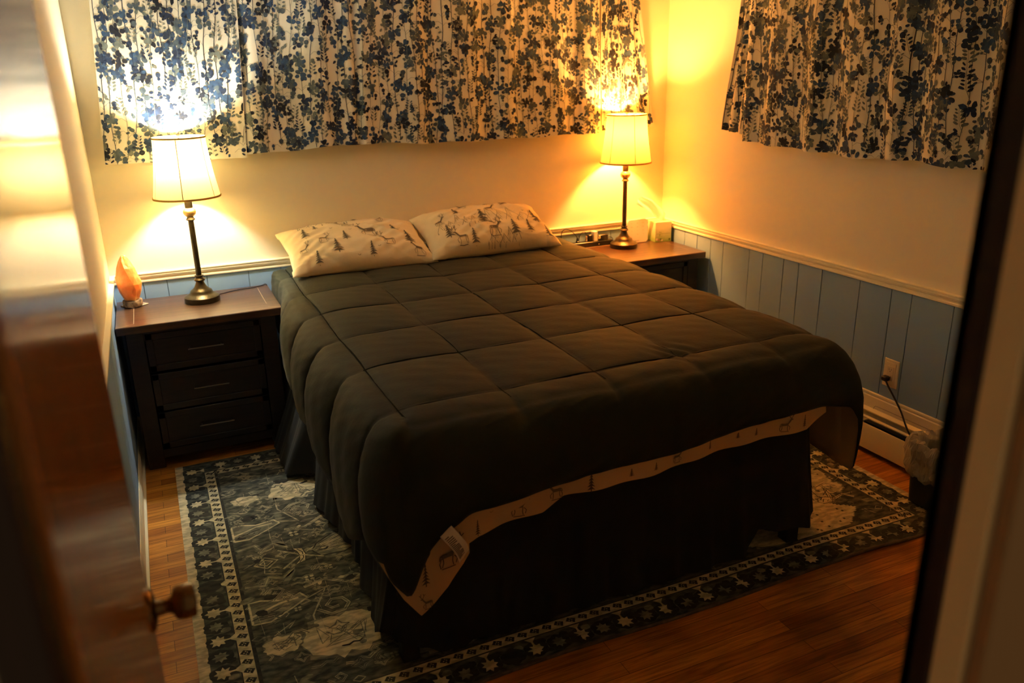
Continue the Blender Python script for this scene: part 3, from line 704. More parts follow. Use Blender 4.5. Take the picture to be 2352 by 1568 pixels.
# pillows
pilm = mat('cream pillow cotton', (.74, .62, .40), .85, bump=.5, bscale=14, bstretch=(1, 2, 1)); pink = mat('grey brown print', (.13, .11, .075), .9)
def pillow(name_lab, loc, rot, hw, hd, T, seed, prints):
    rnd = random.Random(seed); ph = [rnd.uniform(0, 6) for _ in range(8)]
    def fn(u, v, off, top=1):
        u = max(-.995, min(.995, u)) if off else u; v = max(-.995, min(.995, v)) if off else v
        ku = 1-abs(u)**3.2; kv = 1-abs(v)**3.0
        th = T*(max(ku, 0)**.55)*(max(kv, 0)**.55)
        # pinched outline
        x = u*hw*(1-.05*(1-abs(v))*abs(u)**3 if True else 1); y = v*hd*(1-.06*(1-abs(u))*abs(v)**3)
        if abs(u) > .8 and abs(v) > .8: x *= 1.02; y *= 1.03
        wr = .008*math.sin(x*22+y*38+ph[0])*math.sin(x*9-y*14+ph[1])+.004*math.sin((x*1.0-y*1.9)*60+ph[2])*math.sin(x*7+ph[3])+(.011 if seed == 3 else .007)*(1-abs(math.sin((x+y*1.7)*13+ph[4]+.8*math.sin(x*9))))**3*math.sin(x*8+ph[5])
        z = (th+wr*max(0, ku*kv)**.5+off) if top > 0 else -(th*.55+off)
        return (x, y, z)
    mb = MB(); n = 110
    def warp(k): 
        k = -1+2*k/(n-1); return math.copysign(1-(1-abs(k))**1.7, k)
    grid(mb, n, n, lambda i, j: fn(warp(i), warp(j), 0), pilm)
    grid(mb, n, n, lambda i, j: fn(warp(i), -warp(j), 0, -1), pilm)
    d = Decal(mb, lambda a, b_, o: fn(a/hw, b_/hd, o), base=.0022)
    for kind, x, y, s in prints:
        x *= hw; y *= hd
        s *= 1.5
        if kind == 't': tree(d, x, y, s, pink, .66)
        elif kind == 'd': deer(d, x, y, s*.9, pink, rnd.choice((-1, 1)), s*.022)
        elif kind == 'b': bird(d, x, y, .008, pink)
        elif kind == 'm':
            for k in range(5):
                xx = x+s*(k-2)*.4; hh_ = s*rnd.uniform(.4, .9)
                d.line([(xx-s*.3, y), (xx-s*.1, y+hh_*.5), (xx, y+hh_), (xx+s*.12, y+hh_*.6), (xx+s*.3, y+hh_*.1)], .0022, pink, .02)
                for q in range(4): d.line([(xx-s*.04*q, y+hh_*(.9-.2*q)), (xx+s*(.05-.03*q), y+hh_*(.6-.2*q))], .0016, pink, .02)
            for k in range(9): tree(d, x+s*rnd.uniform(-1.1, 1.1), y-s*rnd.uniform(.05, .2), s*.18, pink)
    o = mb.build('pillow', smooth='all'); o.location = loc; o.rotation_euler = rot
    return tag(o, name_lab, 'pillow', 'pillows at the head of the bed')
pillow('cream printed pillow at the left of the bed head, more wrinkled', (-2.085, -.225, .918), (math.radians(20), math.radians(1), math.radians(2)), .378, .208, .108, 3,
       [('t', -.72, .05, .06), ('t', -.2, -.35, .055), ('t', .52, -.15, .06), ('t', .68, -.62, .08), ('t', -.36, -.75, .07), ('d', -.5, -.35, .06), ('d', .12, -.25, .09), ('d', -.15, .25, .07), ('m', -.4, .6, .09), ('t', .05, .6, .05), ('d', .4, .45, .05), ('b', -.1, .05, 0), ('b', .2, -.7, 0), ('b', .62, .1, 0), ('b', -.35, .2, 0), ('d', .35, -.65, .07), ('t', -.55, .3, .04), ('d', -.8, -.5, .05), ('t', .1, -.9, .05), ('t', -.65, -.93, .05), ('d', .75, -.92, .06), ('b', -.1, -.85, 0)])
pillow('cream printed pillow at the right of the bed head, plumper with mountain print', (-1.345, -.225, .93), (math.radians(21), 0, math.radians(0)), .378, .208, .120, 5,
       [('t', -.1, -.45, .10), ('m', .35, -.35, .11), ('m', -.5, -.35, .08), ('t', .75, -.45, .09), ('t', .1, .55, .05), ('t', -.45, .15, .06), ('d', .1, .15, .07), ('d', -.3, .5, .05), ('d', -.75, -.1, .06), ('t', .35, .4, .06), ('d', .0, -.8, .08), ('t', .3, -.85, .07), ('b', .6, .1, 0), ('b', -.2, .05, 0), ('t', -.7, -.7, .07), ('t', .55, -.8, .06), ('t', -.35, -.95, .06), ('d', -.55, -.9, .07), ('t', .85, -.9, .06), ('m', .1, -.95, .06)])

# ------------------------------------------------------------------ rug
def rugm(name, a, b_, lohi=(.42, .60)): return mat(name, a, .95, vscale=22, vstretch=(1, 2.2, 1), col2=b_, lohi=lohi, bump=.1, bscale=300)
r_dark = rugm('rug charcoal', (.115, .115, .085), (.020, .025, .022), (.38, .66)); r_cream = rugm('rug cream', (.62, .53, .34), (.36, .32, .21)); r_grey = rugm('rug grey', (.22, .21, .155), (.09, .09, .07))
r_line = rugm('rug light line', (.46, .41, .28), (.20, .19, .14)); r_black = rugm('rug black', (.012, .013, .012), (.03, .03, .025)); r_edge = rugm('rug selvedge', (.68, .58, .38), (.38, .33, .22)); r_hem = rugm('rug hem', (.12, .09, .065), (.07, .05, .04))
RX0, RX1, RY0, RY1 = -3.138, -.205, -2.515, -.54
rugr = random.Random(5)
def rz_(x, y):
    e = max(0, 1-(y-RY0)/.10)
    return .006+e*.006*max(0, math.sin(x*8.5+1))*math.sin(x*3.1+.5)**2
def redge(x, y):
    # slight waviness of the near edge
    k = max(0, 1-(y-RY0)/.3); return y+k*.008*math.sin(x*5.3)
m = MB(); nxr, nyr = 200, 60
def rtop(i, j):
    x = RX0+(RX1-RX0)*i/(nxr-1); y = RY0+(RY1-RY0)*j/(nyr-1); return (x, redge(x, y), rz_(x, y))
grid(m, nxr, nyr, rtop, r_dark)
def rbot(i, j):
    x = RX0+(RX1-RX0)*i/(nxr-1); y = RY1-(RY1-RY0)*j/(nyr-1); return (x, redge(x, y), .0005)
grid(m, nxr, nyr, rbot, r_dark)
for yy in (RY0, RY1):
    grid(m, nxr, 2, lambda i, j: (RX0+(RX1-RX0)*i/(nxr-1), redge(0 if False else RX0+(RX1-RX0)*i/(nxr-1), yy), .0005 if j == 0 else rz_(RX0+(RX1-RX0)*i/(nxr-1), yy)), r_hem)
for xx in (RX0, RX1): grid(m, 2, nyr, lambda i, j: (xx, redge(xx, RY0+(RY1-RY0)*j/(nyr-1)), .0005 if i == 0 else rz_(xx, RY0+(RY1-RY0)*j/(nyr-1))), r_edge)
rd = Decal(m, lambda x, y, o: (x, redge(x, y), rz_(x, y)+o), base=.0004, step=.00001)
# plain bands (own fixed layers)
def band(x0, x1, y0, y1, m_, z):
    n = max(1, int((x1-x0)/.02)); k2 = max(1, int((y1-y0)/.04))
    grid(m, n+1, k2+1, lambda i, j: (lambda x, y: (x, redge(x, y), rz_(x, y)+z))(x0+(x1-x0)*i/n, y0+(y1-y0)*j/k2), m_)
band(RX0, RX0+.036, RY0, RY1, r_edge, .0002); band(RX1-.036, RX1, RY0, RY1, r_edge, .0002)
m.tube([(RX0, RY0, .004)]+[(x, redge(x, RY0), .004+rz_(x, RY0)-.006) for x in [RX0+.05*k for k in range(1, 59)]], .006, r_hem, 8)
ob = .128; gd = .042
gx0, gx1, gy0, gy1 = RX0+.128, RX1-.128, RY0+.115, RY1-.115     # outer edge of the guard stripe
band(gx0, gx0+gd, gy0, gy1, r_cream, .00022); band(gx1-gd, gx1, gy0, gy1, r_cream, .00022)
band(gx0, gx1, gy0, gy0+gd, r_cream, .00024); band(gx0, gx1, gy1-gd, gy1, r_cream, .00024)
for x_ in (gx0-.004, gx0+gd, gx0+gd+.009, gx1+.001, gx1-gd-.003, gx1-gd-.012): band(x_, x_+.004, gy0, gy1, r_black, .0003)
for y_ in (gy0-.004, gy0+gd, gy1+.001, gy1-gd-.003): band(gx0, gx1, y_, y_+.004, r_black, .0003)
band(gx0+gd, gx0+gd+.012, gy0, gy1, r_black, .00028)
def diamond(x, y):
    s = .0165; rd.poly([(x-s*1.15, y), (x-s*.4, y+s), (x+s*1.15, y+s*.25), (x+s*.5, y-s)], r_black)
    for a, b_ in ((-.35, .0), (.3, .1), (0, .45), (.05, -.45)): rd.poly([(x+s*(a-.17), y+s*b_), (x+s*a, y+s*(b_+.17)), (x+s*(a+.17), y+s*b_), (x+s*a, y+s*(b_-.17))], r_cream)
y = gy0+.02
while y < gy1: diamond(gx0+gd/2, y); diamond(gx1-gd/2, y); y += .046
x = gx0+.05
while x < gx1-.03: diamond(x, gy0+gd/2); diamond(x, gy1-gd/2); x += .046
def star(x, y, s, m_, n=8, jit=.2):
    pts = []
    for k in range(2*n):
        r = s*(1 if k % 2 == 0 else .62)*(1+rugr.uniform(-jit, jit)*.5); a = math.pi*k/n; pts.append((x+r*math.cos(a), y+r*math.sin(a)))
    rd.poly(pts, m_)
def scal(x, y, sx, sy, m_, n=9, jit=.25):
    pts = []
    for k in range(n*4):
        a = 2*math.pi*k/(n*4); r = 1+.10*abs(math.sin(a*n/2))+rugr.uniform(-jit, jit)*.25; pts.append((x+sx*r*math.cos(a), y+sy*r*math.sin(a)))
    rd.poly(pts, m_)
# outer border: light stars with stems, grey stars between, black foliage
def border(px, py, dx, dy, L_, inward):
    k = 0; s = .035
    while s < L_-.02:
        cx, cy = px+dx*s, py+dy*s
        scal(cx, cy, .040, .036, r_black, 6)
        if k % 2 == 0:
            star(cx, cy, .030, r_cream)
            ix, iy = inward; w_ = .0035
            rd.line([(cx, cy), (cx+ix*.04, cy+iy*.04)], .007, r_cream)
            rd.poly([(cx+ix*.034, cy+iy*.034), (cx+ix*.056+dx*.020, cy+iy*.056+dy*.020), (cx+ix*.056-dx*.020, cy+iy*.056-dy*.020)], r_cream)
        else: star(cx, cy, .027, r_grey)
        scal(cx+inward[0]*.03+dx*.03, cy+inward[1]*.03+dy*.03, .016, .013, r_grey if k % 3 == 0 else r_black, 5)
        s += .0835; k += 1
border(RX0+.072, RY1-.05, 0, -1, RY1-RY0-.08, (1, 0)); border(RX1-.072, RY1-.05, 0, -1, RY1-RY0-.08, (-1, 0))
border(RX0+.17, RY1-.055, 1, 0, RX1-RX0-.3, (0, -1)); border(RX0+.15, RY0+.052, 1, 0, RX1-RX0-.26, (0, 1))
# field motifs
def outline(pts, m_=None, wd=.006): rd.line(pts, wd, m_ or r_line, .02, closed=True)
def cloud(x, y, sx, sy):
    scal(x, y, sx*1.12, sy*1.12, r_grey, 7, .5); scal(x, y, sx, sy, r_cream, 8, .55)
    for k in range(7): rd.line([(x+rugr.uniform(-.7, .7)*sx, y+rugr.uniform(-.7, .7)*sy) for _ in range(4)], .003, r_grey)
def hookm(x, y, s, f=1, g=1):
    P = [(-.9, .1), (-.2, .9), (.7, .8), (1.1, .2), (.8, -.5), (.1, -.6), (-.3, -.1), (0, .3), (.45, .25)]
    pts = [(x+f*a*s, y+g*b_*s) for a, b_ in P]
    rd.line(pts, s*.34, r_black, .02); rd.line(pts, s*.26, r_line, .02); rd.line(pts, s*.12, r_grey, .02)
def flower4(x, y, s, m_=None):
    for a in range(4): rd.blob(x+s*math.cos(a*1.57+.78), y+s*math.sin(a*1.57+.78), s*.6, s*.5, a, m_ or r_line, jit=.1, rnd=rugr)
def comb(x, y, w_, h_, f=1):
    pts = [(x, y-h_*.5), (x+f*w_*.3, y-h_*.55), (x+f*w_*.7, y-h_*.2), (x+f*w_, y+h_*.1), (x+f*w_*.9, y+h_*.4), (x+f*w_*.5, y+h_*.3), (x+f*w_*.2, y+h_*.5), (x, y+h_*.5)]
    rd.face(pts, r_grey); outline(pts, r_cream, .008)
    rd.line([(x, y-.02), (x+f*w_*.5, y+.02), (x+f*w_*.85, y+h_*.2)], .010, r_cream); rd.line([(x, y-.04), (x+f*w_*.6, y)], .004, r_black)
    for k in range(3): rd.line([(x+f*.02, y-h_*(.15+.1*k)), (x+f*w_*(.3+.1*k), y-h_*(.2+.08*k)), (x+f*w_*(.35+.1*k), y-h_*(.1+.08*k))], .004, r_black)
def fan(x, y, s, f=1):
    base = [(x-f*s*.5, y), (x-f*s*.3, y+s*.35), (x+f*s*.3, y+s*.75), (x+f*s*.9, y+s*.5), (x+f*s, y-s*.2), (x+f*s*.4, y-s*.45), (x-f*s*.3, y-s*.4)]
    rd.face(base, r_grey); outline(base, r_black, .006)
    for k in range(5):
        a = -.5+.33*k; p = (x-f*s*.2, y+s*(-.1+.08*k)); q = (x+f*s*.95, y+s*(a*.9+.15)); rd.line([p, q], s*.13, r_black, .05); rd.line([p, q], s*.10, r_cream, .05); rd.line([p, q], s*.03, r_grey, .05)
    rd.blob(x-f*s*.15, y, s*.14, s*.12, 0, r_black, rnd=rugr); rd.blob(x-f*s*.15, y, s*.08, s*.06, 0, r_cream, rnd=rugr)
def moust(x, y, s, f=1):
    P = [(x-f*s*.2, y+s), (x+f*s*.45, y+s*.75), (x+f*s*.55, y), (x+f*s*.4, y-s*.8), (x-f*s*.3, y-s), (x+f*s*.05, y-s*.6), (x+f*s*.15, y), (x+f*s*.05, y+s*.55)]
    for a, b_, c_, d_ in ((0, 1, 7, 0), (1, 2, 6, 7), (2, 3, 5, 6), (3, 4, 5, 3)):
        q = [P[a], P[b_], P[c_]]+([P[d_]] if d_ not in (a,) else []); rd.face(q, r_cream)
    outline(P, r_black, .004); rd.line([(x+f*s*.1, y+s*.8), (x+f*s*.38, y+s*.3), (x+f*s*.35, y-s*.4), (x, y-s*.85)], .004, r_black)
CXR = (RX0+RX1)/2
# distress flecks and small fillers all over the field
for k in range(900):
    x = rugr.uniform(gx0+.06, gx1-.06); y = rugr.uniform(gy0+.06, gy1-.06)
    t = rugr.random()
    if t < .35: rd.blob(x, y, rugr.uniform(.01, .035), rugr.uniform(.008, .02), rugr.uniform(-.4, .4), rugr.choice([r_grey, r_grey, r_black]), rnd=rugr, jit=.35)
    elif t < .6: rd.line([(x, y), (x+rugr.uniform(-.04, .04), y+rugr.uniform(-.05, .05)), (x+rugr.uniform(-.06, .06), y+rugr.uniform(-.04, .04))], .003, r_line)
    elif t < .75: flower4(x, y, .010, rugr.choice([r_line, r_grey]))
    elif t < .85: rd.line([(x, y), (x+rugr.uniform(-.01, .01), y+.12)], .0015, r_line)
    else: outline([(x-.02, y), (x, y+.014), (x+.02, y), (x, y-.014)], rugr.choice([r_line, r_grey]), .004)
for k in range(260):
    x = rugr.choice([rugr.uniform(gx0+.06, -2.45), rugr.uniform(gx0+.06, gx1-.06)]); y = rugr.uniform(gy0+.06, gy1-.06); s = rugr.uniform(.018, .04); f = rugr.choice((-1, 1)); g = rugr.choice((-1, 1))
    P = rugr.choice([[(-1, 0), (-.4, .7), (.4, .7), (.9, .1), (.4, -.5), (-.1, -.2), (.2, .2)], [(-1, -.6), (-.5, 0), (-1, .6), (0, .8), (.3, .2), (1, .5)], [(-1, 0), (-.3, .3), (0, .9), (.3, .3), (1, 0), (.3, -.3), (0, -.9), (-.3, -.3), (-1, 0)], [(-1.2, .3), (-.4, .5), (.2, .1), (.8, .4), (1.3, 0)]])
    q = [(x+f*a*s, y+g*b_*s) for a, b_ in P]
    rd.line(q, s*.30, r_line if k % 3 else r_grey, .02); rd.line(q, s*.08, r_black, .02)
for f, cx in ((1, gx0+gd), (-1, gx1-gd)):
    X = lambda a: cx+f*a
    cloud(X(.31), -1.0, .10, .085); cloud(X(.30), -2.10, .13, .105); cloud(X(.10), -2.07, .06, .045); cloud(X(.10), -1.02, .055, .035)
    comb(X(.02), -1.29, .19, .12, f); comb(X(.02), -1.86, .20, .13, f)
    for g in (1, -1):
        y0 = -1.56
        rd.line([(X(.02), y0+g*.13), (X(.09), y0+g*.15), (X(.11), y0+g*.10), (X(.16), y0+g*.13), (X(.21), y0+g*.08), (X(.16), y0+g*.17)], .022, r_grey, .02)
        rd.line([(X(.02), y0+g*.13), (X(.09), y0+g*.15), (X(.11), y0+g*.10), (X(.16), y0+g*.13), (X(.21), y0+g*.08)], .005, r_line, .02)
        rd.line([(X(.11), y0), (X(.10), y0+g*.07), (X(.16), y0+g*.10)], .004, r_line)
        rd.line([(X(.17), y0+g*.07), (X(.25), y0), (X(.33), y0+g*.05)], .008, r_line)
        hookm(X(.29), y0+g*.37, .055, f, g); hookm(X(.42), y0+g*.24, .04, -f, g)
        flower4(X(.25), y0+g*.17, .014, r_cream); flower4(X(.33), y0+g*.13, .012)
        rd.line([(X(.22), y0+g*.22), (X(.30), y0+g*.20), (X(.38), y0+g*.26), (X(.46), y0+g*.22)], .016, r_line, .02)
        for k in range(6): rd.blob(X(.24+.04*k), y0+g*(.205+.012*(k % 2)), .013, .008, k, r_cream if k % 2 else r_grey, rnd=rugr)
        rd.line([(X(.20), y0+g*.30), (X(.29), y0+g*.26), (X(.22), y0+g*.40), (X(.22), y0+g*.45)], .006, r_line)
    outline([(X(.07), -1.56), (X(.115), -1.52), (X(.16), -1.555), (X(.115), -1.60)], r_line, .007); outline([(X(.09), -1.56), (X(.115), -1.54), (X(.14), -1.557), (X(.115), -1.58)], r_cream, .005)
    moust(X(.235), -1.56, .06, f); fan(X(.36), -1.55, .13, f)
    # end medallion halves
    cloud(X(.60), -2.28, .12, .05); cloud(X(.60), -.78, .12, .05)
# large pale medallion field showing at the right end
big = [(-.90, -1.05), (-.39, -1.1), (-.39, -1.72), (-.47, -1.80), (-.40, -1.93), (-.44, -2.06), (-.56, -2.02), (-.60, -2.16), (-.50, -2.24), (-.62, -2.33), (-.90, -2.33), (-1.3, -2.25), (-1.4, -1.8), (-1.2, -1.35)]
def inside(p, q):
    c_ = False
    for a, b_ in zip(q, q[1:]+q[:1]):
        if (a[1] > p[1]) != (b_[1] > p[1]) and p[0] < (b_[0]-a[0])*(p[1]-a[1])/(b_[1]-a[1])+a[0]: c_ = not c_
    return c_
cell = .01
for iy in range(int(1.5/cell)):
    y = -1.0-iy*cell; x = -1.3; run = None
    while x < -.36:
        ins = inside((x, y), big) and rugr.random() > .03
        if ins and run is None: run = x
        if not ins and run is not None:
            band(run, x, y-cell, y, r_cream, .0009); run = None
        x += cell
outline(big, r_black, .007)
rd.base = .0011
for k in range(26):
    x = rugr.uniform(-1.05, -.47); y = rugr.uniform(-2.25, -1.25); s = rugr.uniform(.03, .055)
    q = [(x-s, y), (x-s*.5, y+s*.6), (x+s*.6, y+s*.55), (x+s, y), (x+s*.5, y-s*.6), (x-s*.6, y-s*.5)]
    if k % 3 == 0: rd.poly(q, r_grey if k % 2 else r_edge)
    outline(q, r_black, .0035); 
    if k % 2: rd.line([(x-s*.5, y-s*.2), (x, y+s*.25), (x+s*.45, y-s*.1), (x, y-s*.25)], .0035, r_black)
for k in range(30):
    x = rugr.uniform(-.95, -.5); y = rugr.uniform(-2.2, -1.4); rd.line([(x, y), (x+.05, y+rugr.uniform(-.03, .03)), (x+.09, y+rugr.uniform(-.05, .05)), (x+.07, y-.05)], .0035, r_black)
for k in range(7):
    y = -1.42-.11*k; rd.line([(-.60+.02*(k % 2), y), (-.52, y-.03), (-.55, y-.08), (-.47, y-.06), (-.44, y-.10)], .012, r_edge, .02); rd.line([(-.60+.02*(k % 2), y), (-.52, y-.03), (-.55, y-.08), (-.47, y-.06), (-.44, y-.10)], .003, r_black, .02)
rug = m.build('rug', smooth='all'); tag(rug, 'charcoal and cream distressed oriental rug under the bed', 'rug')

# ------------------------------------------------------------------ salt lamp on coaster
sx, sy = -3.205, -.155
cst = mat('patterned tile', (.42, .33, .25), .35, vscale=60, col2=(.05, .03, .025), lohi=(.45, .55))
m = MB(); m.box(-.046, .046, -.046, .046, 0, .005, cst, bev=.0015); o = m.build('coaster', loc=(sx+.005, sy+.02, .7335)); o.rotation_euler = (0, 0, math.radians(38)); tag(o, 'small patterned square tile coaster under the orange salt lamp', 'coaster')
salt = empty('salt_lamp', (sx, sy, .7385), 'orange faceted salt crystal lamp on a dark wooden base', 'salt lamp')
sb = mat('rough dark wood base', (.09, .05, .025), .6, vscale=50, col2=(.35, .22, .12), lohi=(.40, .62))
m = MB(); m.lathe([(0, 0), (.043, 0), (.045, .006), (.046, .024), (.044, .030), (0, .031)], sb, n=26, cap=False); m.build('wooden_base', salt, True)
def salt_mat():
    m = mat('salt crystal', (.92, .42, .11), .42, vscale=14, col2=(.84, .24, .035), lohi=(.35, .7), bump=.35, bscale=60, sss=.75)
    return m
rs = random.Random(4); nn = 13; lv = [(0.0, .030), (.036, .036), (.050, .075), (.056, .115), (.052, .15), (.040, .19), (.026, .222), (.012, .247), (.0, .256)]
m = MB(); vs = []; fs = []
for k, (r, z) in enumerate(lv):
    for i in range(nn):
        a = 2*math.pi*(i+.5*(k % 2))/nn; q = r*rs.uniform(.93, 1.06); vs.append((q*math.cos(a)-.010*(z/.256)**2, q*math.sin(a), z+rs.uniform(-.006, .006)*(1 if 0 < k < 8 else 0)))
for k in range(len(lv)-1):
    for i in range(nn):
        a, b_, c_, d_ = k*nn+i, k*nn+(i+1) % nn, (k+1)*nn+(i+1) % nn, (k+1)*nn+i
        fs += [(a, b_, c_), (a, c_, d_)] if k % 2 else [(a, b_, d_), (b_, c_, d_)]
m.add(vs, fs, salt_mat()); so = m.build('crystal', salt)
bv = so.modifiers.new('bevel', 'BEVEL'); bv.width = .002; bv.segments = 2; bv.limit_method = 'ANGLE'

cordm = mat('dark brown cord', (.025, .012, .010), .5)
m = MB(); m.tube([(-2.80, -.13, .7365), (-2.70, -.085, .7365), (-2.63, -.075, .7365), (-2.575, -.05, .7365), (-2.552, -.045, .738), (-2.548, -.05, .70), (-2.548, -.05, .45), (-2.548, -.06, .2)], .0026, cordm); tag(m.build('lamp_cord', smooth=True), 'thin dark cord running from the left lamp base toward the bed', 'cord')

# ------------------------------------------------------------------ things on the right nightstand
NT = .7334
# white square device with captions
dev = empty('bedside_device', (-.246, -.094, NT), 'white rounded square bedside device with tiny captions, standing between lamp and tissue box', 'device')
dev.rotation_euler = (math.radians(-6), 0, math.radians(1))
def rrect(w_, h_, r, n=6):
    o = []
    for cx, cy, a0 in ((w_/2-r, h_-r, 0), (-w_/2+r, h_-r, 90), (-w_/2+r, r, 180), (w_/2-r, r, 270)):
        for k in range(n+1):
            a = math.radians(a0+90*k/n); o.append((cx+r*math.cos(a), cy+r*math.sin(a)))
    return o
m = MB(); o1 = rrect(.152, .150, .022); o2 = [((x)*.97, .075+(z-.075)*.97) for x, z in o1]; n = len(o1)
vs = [(x, -.014, z) for x, z in o2]+[(x, -.011, z) for x, z in o1]+[(x, .008, z) for x, z in o1]
m.add(vs, [tuple(range(n-1, -1, -1)), tuple(range(2*n, 3*n))]+[(k*n+i, k*n+(i+1) % n, (k+1)*n+(i+1) % n, (k+1)*n+i) for k in range(2) for i in range(n)], mat('white matte plastic', (.66, .60, .52), .5)); m.build('casing', dev, True)
capm = mat('grey caption ink', (.36, .22, .10), .8); blk = mat('black caption ink', (.05, .03, .02), .8)
m = MB(); rc = random.Random(2)
for r_ in range(4):
    for c_ in range(3):
        cx = -.045+.043*c_; cz = .124-.0235*r_*1.0; L_ = rc.choice([.005, .008, .012, .009]); x = cx-L_/2
        while x < cx+L_/2:
            ww = rc.uniform(.0008, .0016); hh_ = rc.uniform(.0018, .003); m.add([(x, -.01425, cz), (x+ww, -.01425, cz), (x+ww, -.01425, cz+hh_), (x, -.01425, cz+hh_)], [(0, 1, 2, 3)], capm); x += ww+.0005
m.build('captions', dev)['kind'] = 'stuff'
def text(body, size, mt, parent, loc, rot=(math.pi/2, 0, 0), name='lettering'):
    cu = D.curves.new(name, 'FONT'); cu.body = body; cu.size = size; cu.align_x = 'CENTER'; cu.extrude = .0001; cu.materials.append(mt)
    f = D.objects.new(name, cu); me = D.meshes.new_from_object(f); D.objects.remove(f)
    o = D.objects.new(name, me); C.objects.link(o); o.parent = parent; o.location = loc; o.rotation_euler = rot; return o
text('NORTH BEAR', .0052, blk, dev, (-.008, -.0143, .0125))

# tissue box
tb = empty('tissue_box', (-.081, -.100, NT), 'green and white tissue box in the corner of the right nightstand', 'tissue box'); tb.rotation_euler = (0, 0, math.radians(-7))
boxm = D.materials.new('green printed card'); boxm.use_nodes = True
N = boxm.node_tree.nodes; L = boxm.node_tree.links; b = N['Principled BSDF']; tc = N.new('ShaderNodeTexCoord'); sp = N.new('ShaderNodeSeparateXYZ'); L.new(tc.outputs['Object'], sp.inputs[0])
nz = N.new('ShaderNodeTexNoise'); nz.inputs['Scale'].default_value = 18; L.new(tc.outputs['Object'], nz.inputs['Vector'])
ad = N.new('ShaderNodeMath'); ad.operation = 'MULTIPLY_ADD'; ad.inputs[1].default_value = .06; L.new(nz.outputs['Fac'], ad.inputs[0]); L.new(sp.outputs['Z'], ad.inputs[2])
cr = N.new('ShaderNodeValToRGB'); e = cr.color_ramp.elements; e[0].position = .04; e[0].color = (.30, .42, .10, 1); e[1].position = .12; e[1].color = (.66, .64, .42, 1); L.new(ad.outputs[0], cr.inputs[0]); L.new(cr.outputs[0], b.inputs['Base Color']); b.inputs['Roughness'].default_value = .5
m = MB(); m.box(-.057, .057, -.055, .055, 0, .128, boxm, bev=.0015); m.build('carton', tb)
m = MB(); g1 = mat('dark green print', (.10, .14, .02), .7); g2 = mat('pale blossom print', (.75, .65, .5), .7); yy = -.0553
def fq(x, z, a, c_, m_): m.add([(x, yy, z), (x+a, yy, z), (x+a, yy, z+c_), (x, yy, z+c_)], [(0, 1, 2, 3)], m_)
fq(-.048, .052, .095, .0014, g1); fq(-.026, .038, .003, .014, g1); fq(-.03, .062, .008, .003, g1); fq(-.02, .060, .005, .003, g1)
for x, z, r, mt in ((-.045, .018, .008, g2), (-.030, .012, .009, mat('rose print', (.35, .22, .12), .7)), (-.018, .018, .006, g1), (.045, .014, .007, g1), (-.008, .010, .006, g2)):
    n = 9; m.add([(x+r*(1+.25*(k % 2))*math.cos(k*6.283/n), yy-.0001, z+r*math.sin(k*6.283/n)) for k in range(n)], [tuple(range(n))], mt)
m.build('print', tb)
tis = mat('white tissue', (.90, .90, .88), .9, trans=.35)
m = MB()
tp_ = [(.030, .0, .127), (.034, -.004, .145), (.02, -.01, .165), (-.03, -.012, .205), (-.052, -.012, .215), (-.085, -.016, .19), (-.060, -.016, .16), (-.030, -.012, .135), (-.02, -.004, .127)]
def tfn(i, j):
    # sheet between an upper and a lower edge
    k = i/23; t = j/9
    up_ = [(.040, .005, .128), (.044, 0, .165), (.0, -.004, .215), (-.065, -.010, .268), (-.140, -.016, .296)]
    lo_ = [(.0, -.01, .127), (-.035, -.014, .150), (-.085, -.018, .190), (-.145, -.022, .228), (-.192, -.024, .250)]
    q = k*4; a = min(int(q), 3); f = q-a
    U_ = Vector(up_[a]).lerp(Vector(up_[a+1]), f); W__ = Vector(lo_[a]).lerp(Vector(lo_[a+1]), f)
    P = U_.lerp(W__, t); P.y += .010*math.sin(t*9+k*4)+.006*math.sin(k*13+t*5); return tuple(P)
grid(m, 24, 10, tfn, tis); m.build('tissue', tb, 'all')

# power strip with plugs
ps = empty('power_strip', (-.56, -.05, NT), 'black power strip lying against the wall on the right nightstand', 'power strip'); ps.rotation_euler = (0, 0, math.radians(1))
m = MB(); m.box(-.19, .15, -.022, .022, 0, .034, black, bev=.003); m.build('strip_body', ps, True)
m = MB(); m.box(.045, .050, -.0235, -.021, .012, .017, mat('indicator', (.8, .6, .3), .4)); m.build('indicator', ps)
m = MB(); m.box(-.20, .16, -.045, -.030, .0, .004, mat('wood strip', (.10, .045, .02), .5), bev=.001); tag(m.build('wooden_slat', loc=(-.56, -.05, NT), smooth=True), 'thin wooden slat lying in front of the black power strip', 'slat')
z0 = NT+.0345
def thing_plug(nm, lab, cat, parts):
    t = empty(nm, (0, 0, 0), lab, cat)
    for n_, mm in parts: mm.build(n_, t, True)
a = MB(); a.lathe([(0, 0), (.012, 0), (.012, .006), (.008, .010), (.007, .020), (.0045, .03), (0, .031)], black, (-.655, -.05, z0), 14, cap=False)
c1 = MB(); c1.tube([(-.655, -.05, z0+.028), (-.672, -.048, z0+.052), (-.70, -.045, z0+.078), (-.735, -.045, z0+.09), (-.762, -.05, z0+.08), (-.772, -.055, z0+.05), (-.774, -.058, z0-.01)], .0022, black)
thing_plug('power_plug', 'black plug in the power strip with cord arching toward the pillow', 'plug', [('plug_body', a), ('cord', c1)])
a = MB(); a.lathe([(0, 0), (.010, 0), (.010, .006), (.006, .010), (.008, .015), (.005, .022), (.007, .028), (.004, .036), (0, .037)], mat('grey plug', (.30, .22, .16), .35), (-.592, -.05, z0), 14, cap=False)
c1 = MB(); c1.tube([(-.592, -.05, z0+.034), (-.598, -.049, z0+.058), (-.615, -.047, z0+.062), (-.633, -.046, z0+.045), (-.643, -.046, z0+.02), (-.645, -.048, z0+.003)], .0018, black)
